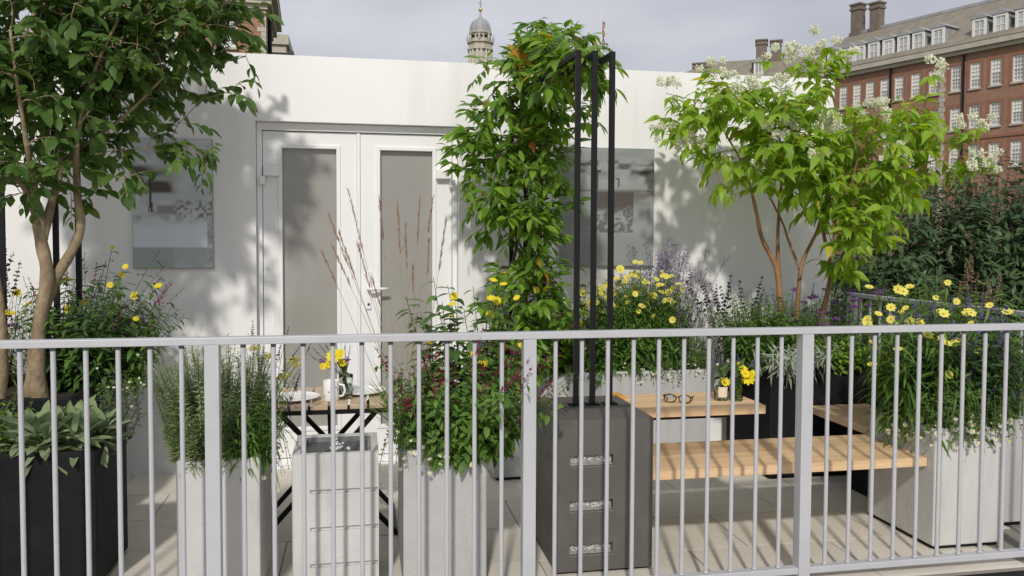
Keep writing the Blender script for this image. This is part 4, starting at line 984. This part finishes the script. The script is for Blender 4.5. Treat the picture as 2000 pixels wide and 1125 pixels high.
# ---------------------------------------------------------------- left planters
def W_(px, py, Y): return tuple(at(px, py, Y))
r = R_(51)
st = thing('woolly_plant', 'silvery woolly leaved plant spilling over front of black planter', 'plant', (-1.25, 3.66, .56), 'border plants')
lv = Leaves(51)
for cx, cy, n, sz in ((-1.27,3.63,46,.12), (-1.15,3.65,40,.12), (-1.37,3.66,34,.11), (-1.20,3.76,46,.135), (-1.31,3.74,40,.125), (-1.10,3.74,30,.12)):
    for k in range(n):
        a = k*2.4+r.uniform(-.3,.3); q = k/n; el = math.radians(84-100*q+r.uniform(-16,16))
        d = Vector((math.cos(a)*math.cos(el), math.sin(a)*math.cos(el), math.sin(el)))
        if d.y > .3 and q > .5: d.z += .5
        d.y -= .12; p = Vector((cx+.03*math.cos(a), cy+.03*math.sin(a), .57+.08*(1-q)))
        lv.put(p, d, Vector((-d.x*.6, -d.y*.6-.3, .8)), sz*r.uniform(.5,1.1))
lv.finish(st, T_woo, G_woolly, 300)
herb('lime_herb', 'bright green small-leaved clump at the left corner of black planter', 'plant', (-1.58,3.70,.56), .16,.12, 80, (.16,.34), .5, T_sm, .045, 16, G_lime, 52, nobj=60)
herb('leafy_perennial', 'deep green bushy perennial filling the left tree planter', 'plant', (-1.40,4.72,.68), .22,.16, 150, (.15,.56), .5, T_lan, .10, 18, G_sal, 53, nobj=100, bias=(.15,-.1))
herb('shrubby_salvia', 'dark bushy salvia with crimson florets under the left painting', 'plant', (-1.45,4.68,.68), .20,.16, 110, (.25,.66), .5, T_lan, .09, 16, G_deep, 54, M_stemp, nobj=60, flowers=[('flower_spike', SP_red, .13, .25, 'stem')], bias=(.45,0))
herb('perennial_sunflower', 'tall yellow daisy-flowered plant beside the left painting', 'plant', (-1.46,4.76,.68), .15,.10, 28, (.45,.78), .42, T_lan, .125, 18, G_hel, 55, sr=.004, nobj=180, flowers=[('flower', [F_sun], .026, .45, 'cam')], bias=(.5,0), ang=.8)
herb('coreopsis', 'yellow flowers behind the trunks at the left edge', 'plant', (-2.05,4.8,.68), .24,.12, 60, (.40,.62), .3, T_nar, .085, 20, G_grassy, 56, flowers=[('flower', [F_sun], .026, .45, 'cam')])
herb('dusky_spires', 'dusky dark flower spires left of the twin trunks', 'plant', (-1.98,4.72,.68), .16,.08, 16, (.45,.72), .12, T_lan, .06, 10, G_deep, 57, M_stemp, flowers=[('flower_spike', SP_drk, .22, 1, 'stem')])
herb('verbena', 'mauve flat flower heads low at the left edge', 'plant', (-2.0,4.74,.68), .2,.10, 40, (.2,.42), .25, T_nar, .07, 12, G_deep, 58, flowers=[('flower_cluster', BL_vio, .032, .5, 'up')])
herb('trailing_herb', 'fine trailing stems with tiny pale flowers at right rim of black planter', 'plant', (-1.10,3.92,.57), .05,.07, 40, (.2,.4), .55, T_sm, .032, 16, G_dusty, 59, flowers=[('flower', [F_dai], .009, .4, 'cam')], out=(.35,.1), bias=(.3,0), wob=.06)

# ---------------------------------------------------------------- rosemary planter
herb('rosemary', 'upright grey-green rosemary bush in pale planter', 'plant', (-0.587,3.550,0.568), .15,.18, 330, (.14,.54), .30, [needle_tpl(.2), needle_tpl(.17)], .050, 90, G_ros, 61, M_stemg, ang=.72, leafcurve=0, bias=(-.05,0), wob=.025, t0=.02)
herb('green_hyssop', 'fresh green narrow-leaved clump beside the rosemary', 'plant', (-0.450,3.530,0.568), .07,.15, 90, (.18,.42), .34, T_nar, .065, 24, G_sal, 62, bias=(.25,-.1), t0=.02)
herb('dark_lavender', 'dusky stems with purple-grey spikes right of the rosemary', 'plant', (-0.435,3.690,0.568), .08,.08, 24, (.34,.5), .3, T_nar, .045, 14, G_dusty, 63, M_stemp, flowers=[('flower_spike', SP_drk, .08, .8, 'stem')], bias=(.4,0))
yr = thing('yarrow', 'flat pale yellow yarrow heads rising beside the rosemary', 'plant', (-0.416,3.660,0.568), 'border plants')
sm = MB(); r = R_(64)
for px, py, Y in ((497,679,3.68),(527,695,3.63),(575,702,3.73),(580,712,3.71),(556,735,3.68),(512,700,3.73)):
    p = at(px, py, Y); b = Vector((-.445+r.uniform(-.03,.03), 3.67, .55)); sm.tube(bez(b, b.lerp(p,.5)+Vector((-.02,0,.06)), p, 6), .0022, 5, cap=False)
    put('flower_head', r.choice(BL_yar), yr, orient(p, Vector((r.uniform(-.2,.2),-.3,1)), r.uniform(.022,.036), 0))
sm.build('stems', M_stemg, yr, True)
herb('daisy_tuft', 'small white daisies hanging right of the rosemary planter', 'plant', (-0.407,3.470,0.568), .03,.06, 16, (.12,.24), .8, T_sm, .026, 10, G_sal, 65, flowers=[('flower', [F_dai], .012, .6, 'cam')], drop=.9, out=(.8,-.5))

# ---------------------------------------------------------------- red salvia planter
herb('red_salvia', 'bushy salvia with dark red florets in grey concrete planter', 'plant', (0.426,3.550,0.568), .20,.20, 320, (.12,.46), .66, [leaf_tpl(.5,4,.12,.25), leaf_tpl(.42,4,.15,.35)], .066, 18, G_sal, 71, nobj=200, flowers=[('flower_spike', SP_red, .15, .34, 'stem')], bias=(.30,-.2), t0=.02, leafcurve=.8)
herb('tall_sunflower', 'tall leafy yellow daisy plant between door and climber', 'plant', (0.480,3.720,0.558), .12,.06, 32, (.40,.86), .28, T_vin, .125, 20, G_hel, 72, sr=.004, nobj=200, t0=.15, ang=.85, flowers=[('flower', [F_sun], .024, .5, 'cam')])
herb('trailing_daisies', 'white daisies trailing over the front of grey concrete planter', 'plant', (0.322,3.430,0.578), .18,.05, 180, (.08,.34), .5, T_sm, .028, 15, G_sal, 73, flowers=[('flower', [F_dai], .013, .5, 'cam')], drop=.45, out='front', side=1.6)
gr = thing('ornamental_grass', 'airy ornamental grass with brown seed heads before the door', 'grass', (0.227,3.650,0.558), 'border plants')
r = R_(74); lv = Leaves(74)
M_culm = mat('grass_culm', (.34,.27,.15), .7, .2, 20); M_seed = mat('grass_seed', (.30,.20,.135), .8, .3, 60)
for px, py in ((680,372),(642,420),(630,494),(650,482),(741,386),(776,396),(792,440),(820,386),(845,388),(871,430),(806,520),(663,455),(700,480),(838,470),(727,545)):
    p = at(px, py, r.uniform(3.6,3.9)); b = Vector((.222+r.uniform(-.04,.05), 3.68+r.uniform(-.05,.05), .55)); c = b.lerp(p, .5)+Vector(((b.x-p.x)*-.12, 0, .12))
    pts = bez(b, c, p, 12); cu_ = MB().tube(pts, [.0016*(1-.5*k/12) for k in range(13)], 5, cap=False).build('culm', M_culm, gr, True)
    hb = MB(); s0 = r.uniform(.70,.82)
    for q in range(60):
        s = r.uniform(s0, 1) if r.random() < .93 else r.uniform(s0-.08, 1); x = s*12; j = min(11, int(x)); pp = pts[j].lerp(pts[j+1], x-j); d = (pts[j+1]-pts[j]).normalized()
        e = (d+r.unit()*.33).normalized(); f = e.orthogonal().normalized()*.0021; g2 = e.cross(f); L_ = r.uniform(.014,.034)
        hb.add([pp-f, pp+f, pp+e*L_+f*.3, pp+e*L_-f*.3], [(0,1,2,3)]).add([pp-g2, pp+g2, pp+e*L_+g2*.3, pp+e*L_-g2*.3], [(0,1,2,3)])
    hb.build('seed_head', M_seed, cu_)
for k in range(90):
    a = r.uniform(0,6.28); d = Vector((math.cos(a)*.5, math.sin(a)*.5, 1)); lv.put((.222+r.uniform(-.05,.05), 3.68+r.uniform(-.05,.05), .55), d, Vector((-d.x,-d.y,.6)), r.uniform(.2,.4))
lv.finish(gr, [leaf_tpl(.022,6,.2,.35), leaf_tpl(.018,6,.2,.6)], G_grassy, 0)

# ---------------------------------------------------------------- trough under the climber
herb('leafy_sunflower', 'leafy yellow-flowered plant at foot of climber behind the posts', 'plant', (1.12,4.95,.63), .24,.10, 40, (.25,.74), .3, T_ov, .115, 15, G_hel, 81, sr=.004, nobj=160, flowers=[('flower', [F_sun], .03, .25, 'cam')], ang=.82)
herb('trough_greenery', 'low fresh green filler along the front of grey trough', 'plant', (1.12,4.90,.63), .30,.06, 110, (.12,.30), .5, T_sm, .05, 15, G_sal, 82, flowers=[('flower', [F_dai], .012, .1, 'cam')])
herb('lemon_coreopsis', 'mound of lemon yellow flowers on fine stems in grey trough', 'plant', (1.74,5.0,.63), .25,.13, 260, (.46,.72), .28, T_nar, .085, 28, G_sal, 83, sr=.0018, flowers=[('flower', [F_cor], .029, .34, 'cam')])
herb('green_skirt', 'dense deep green leaves under the lemon yellow mound', 'plant', (1.62,4.93,.63), .36,.09, 220, (.14,.44), .4, T_lan, .075, 16, G_sal, 84, nobj=60, flowers=[('flower_spike', SP_red, .07, .06, 'stem')], t0=.02)
herb('aster', 'hazy lavender aster cloud against white wall beside right painting', 'plant', (1.98,5.08,.63), .15,.08, 110, (.34,.90), .30, T_nar, .035, 22, G_dusty, 85, M_stemp, flowers=[('flower_cluster', BL_lav, .055, .9, 'stem')], bias=(.1,0))
herb('grey_lavender', 'silvery lavender haze between aster and dark spires', 'plant', (2.14,5.0,.63), .07,.08, 50, (.25,.5), .5, T_nar, .06, 18, G_silver, 86, flowers=[('flower_cluster', BL_lav, .025, .4, 'stem')], bias=(.2,0))
herb('white_erigeron', 'tiny white daisies spilling over right end of grey trough', 'plant', (1.9,4.87,.64), .28,.04, 120, (.10,.24), .5, T_sm, .026, 14, G_sal, 87, flowers=[('flower', [F_dai], .0115, .5, 'cam')], drop=.7, out='front', side=.9)

# ---------------------------------------------------------------- black planter under the flowering tree
herb('green_bush', 'rounded mid green bush left of orange trunks', 'plant', (2.53,4.84,.68), .18,.20, 300, (.22,.54), .45, T_lan, .062, 20, G_sal, 91, t0=.02)
herb('dark_salvia_spires', 'dark blue-black salvia spires before the dappled wall shadow', 'plant', (2.46,5.02,.68), .16,.08, 13, (.32,.50), .25, T_sm, .045, 12, G_deep, 92, M_stemp, flowers=[('flower_spike', SP_drk, .22, 1, 'stem')])
herb('dusty_miller', 'silvery feathery rosette hanging over black planter corner', 'plant', (2.62,4.64,.68), .11,.06, 60, (.10,.22), .9, T_nar, .10, 14, G_silver, 93, sr=.002, bias=(0,-.7))
herb('lime_geranium', 'bright lime green leafy clump on black planter rim', 'plant', (2.97,4.64,.68), .14,.07, 120, (.08,.24), .6, T_sm, .05, 12, G_lime, 94, nobj=80, bias=(0,-.5))
herb('purple_verbena', 'mauve verbena heads right of the orange trunks', 'plant', (3.02,4.82,.68), .20,.14, 90, (.22,.56), .35, T_nar, .08, 16, G_sal, 95, flowers=[('flower_cluster', BL_vio, .034, .6, 'up')])
herb('lavender_bush', 'dark lavender foliage between the orange trunks', 'plant', (2.82,4.92,.68), .2,.14, 100, (.2,.5), .28, T_nar, .06, 22, G_dusty, 96, flowers=[('flower_spike', SP_pur, .08, .25, 'stem')])

# ---------------------------------------------------------------- right concrete planter
herb('tickseed', 'large pale yellow daisies on arching stems at far right', 'plant', (2.77,3.66,.55), .09,.2, 95, (.34,.76), .36, [leaf_tpl(.13,5,.2,.5), leaf_tpl(.10,5,.2,.9)], .15, 18, G_sal, 101, sr=.0022, nobj=0, flowers=[('flower', [F_cor], .030, .62, 'cam')], bias=(-.05,0), t0=.02)
herb('blue_caryopteris', 'leafy shrub with violet-blue flower spikes at the right', 'plant', (2.92,3.62,.55), .13,.2, 260, (.18,.62), .5, T_ov, .085, 15, G_deep, 102, nobj=100, flowers=[('flower_spike', SP_pur, .12, .35, 'stem')], bias=(.15,0), t0=.02)
herb('seedhead_agastache', 'brown seed spires standing before the dark hedge', 'plant', (3.26,4.0,.53), .06,.2, 9, (.55,.74), .12, T_lan, .06, 12, G_sal, 103, M_stemb, flowers=[('seed_spike', SP_brn, .17, 1, 'stem')])
herb('wall_daisies', 'mass of white daisies cascading over right concrete planter', 'plant', (2.84,3.43,.56), .18,.05, 360, (.06,.34), .42, T_sm, .030, 15, G_sal, 104, flowers=[('flower', [F_dai], .0145, .55, 'cam')], drop=.42, out='front', side=1.2)
herb('wall_daisies', 'white daisies hanging over the bench side of right concrete planter', 'plant', (2.69,3.62,.56), .03,.16, 110, (.12,.26), .32, T_sm, .028, 13, G_sal, 105, flowers=[('flower', [F_dai], .0145, .6, 'cam')], drop=.7, out=(-.9,-.2))
herb('rosemary', 'soft green rosemary stems at the right edge of frame', 'plant', (3.24,3.74,.53), .10,.14, 80, (.25,.52), .3, [needle_tpl(.15)], .045, 70, G_grassy, 106, M_stemg, ang=.6, leafcurve=0, t0=.02)
herb('filler_greenery', 'green foliage filling planter beside the side railing', 'plant', (3.22,4.0,.53), .13,.38, 260, (.3,.86), .3, T_lan, .10, 16, G_sal, 107, t0=.02)

# ---------------------------------------------------------------- cut flowers
def bunch(label, c, fl, leaves=10, seed=1):
    t = thing('flower_bunch', label, 'flowers', tuple(c), 'cut flowers'); r = R_(seed); sm = MB(); lv = Leaves(seed); c = Vector(c)
    for p, meshes, nm, size, face in fl:
        p = Vector(p); sm.tube(bez(c+Vector((r.uniform(-.012,.012), r.uniform(-.012,.012), .015)), c+Vector((0,0,.12)), p, 6), .0018, 5, cap=False)
        d = TOCAM(p)+Vector((0,0,.35))+r.unit()*.4 if face == 'cam' else Vector((p.x-c.x, p.y-c.y, .15))
        put(nm, r.choice(meshes), t, orient(p, d, size, r.uniform(0,6)))
    for k in range(leaves):
        lv.put(c+Vector((r.uniform(-.02,.02), r.uniform(-.02,.02), r.uniform(.08,.15))), Vector((r.uniform(-.6,.6), r.uniform(-.6,.6), .8)), r.unit()+Vector((0,-.5,.5)), r.uniform(.04,.07))
    sm.build('stems', M_stemg, t, True); lv.finish(t, T_lan, G_hel, 0)
Y_ = 4.15
bunch('yellow and purple cut flowers in vase on bistro table', (-.065,4.15,bz+.015), [(at(652,697,4.1), [F_yel], 'flower', .046, 'cam'), (at(640,712,4.12), [F_yel], 'flower', .022, 'cam'), (at(630,716,4.1), [F_yel], 'flower', .02, 'cam'), (at(668,708,4.12), [F_yel], 'flower', .024, 'cam'), (at(664,690,4.14), [F_yel], 'flower', .024, 'cam')]
      + [(at(x, y, 4.18), SP_drk, 'flower_spike', .05, 's') for x, y in ((622,692),(632,684),(640,680),(674,682),(682,692),(616,702),(650,680))] + [(at(x, y, 4.12), BL_vio, 'flower_cluster', .02, 'cam') for x, y in ((630,704),(677,703))], seed=3)
bunch('single bright yellow daisy with purple sprigs in clear jar', (ja.x,3.86,JZ+.015), [(at(1416,747,3.83), [F_yel], 'flower', .026, 'cam')] + [(at(x, y, 3.88), SP_pur, 'flower_spike', .06, 's') for x, y in ((1405,722),(1418,716),(1428,720),(1412,730))] + [(at(x, y, 3.88), [F_dai], 'flower', .010, 'cam') for x, y in ((1402,712),(1422,705),(1430,712),(1400,735))], seed=4)
bunch('cluster of yellow daisies and mauve sprigs in green vase', (jb.x,3.84,JZ+.015), [(at(1462,738,3.82), [F_yel], 'flower', .040, 'cam'), (at(1452,722,3.84), [F_yel], 'flower', .026, 'cam'), (at(1446,713,3.86), [F_yel], 'flower', .022, 'cam'), (at(1456,730,3.82), [F_yel], 'flower', .026, 'cam'), (at(1470,728,3.84), [F_yel], 'flower', .018, 'cam')]
      + [(at(x, y, 3.88), SP_pur, 'flower_spike', .07, 's') for x, y in ((1436,722),(1430,735),(1442,730),(1468,715),(1474,722),(1440,718))], seed=5)
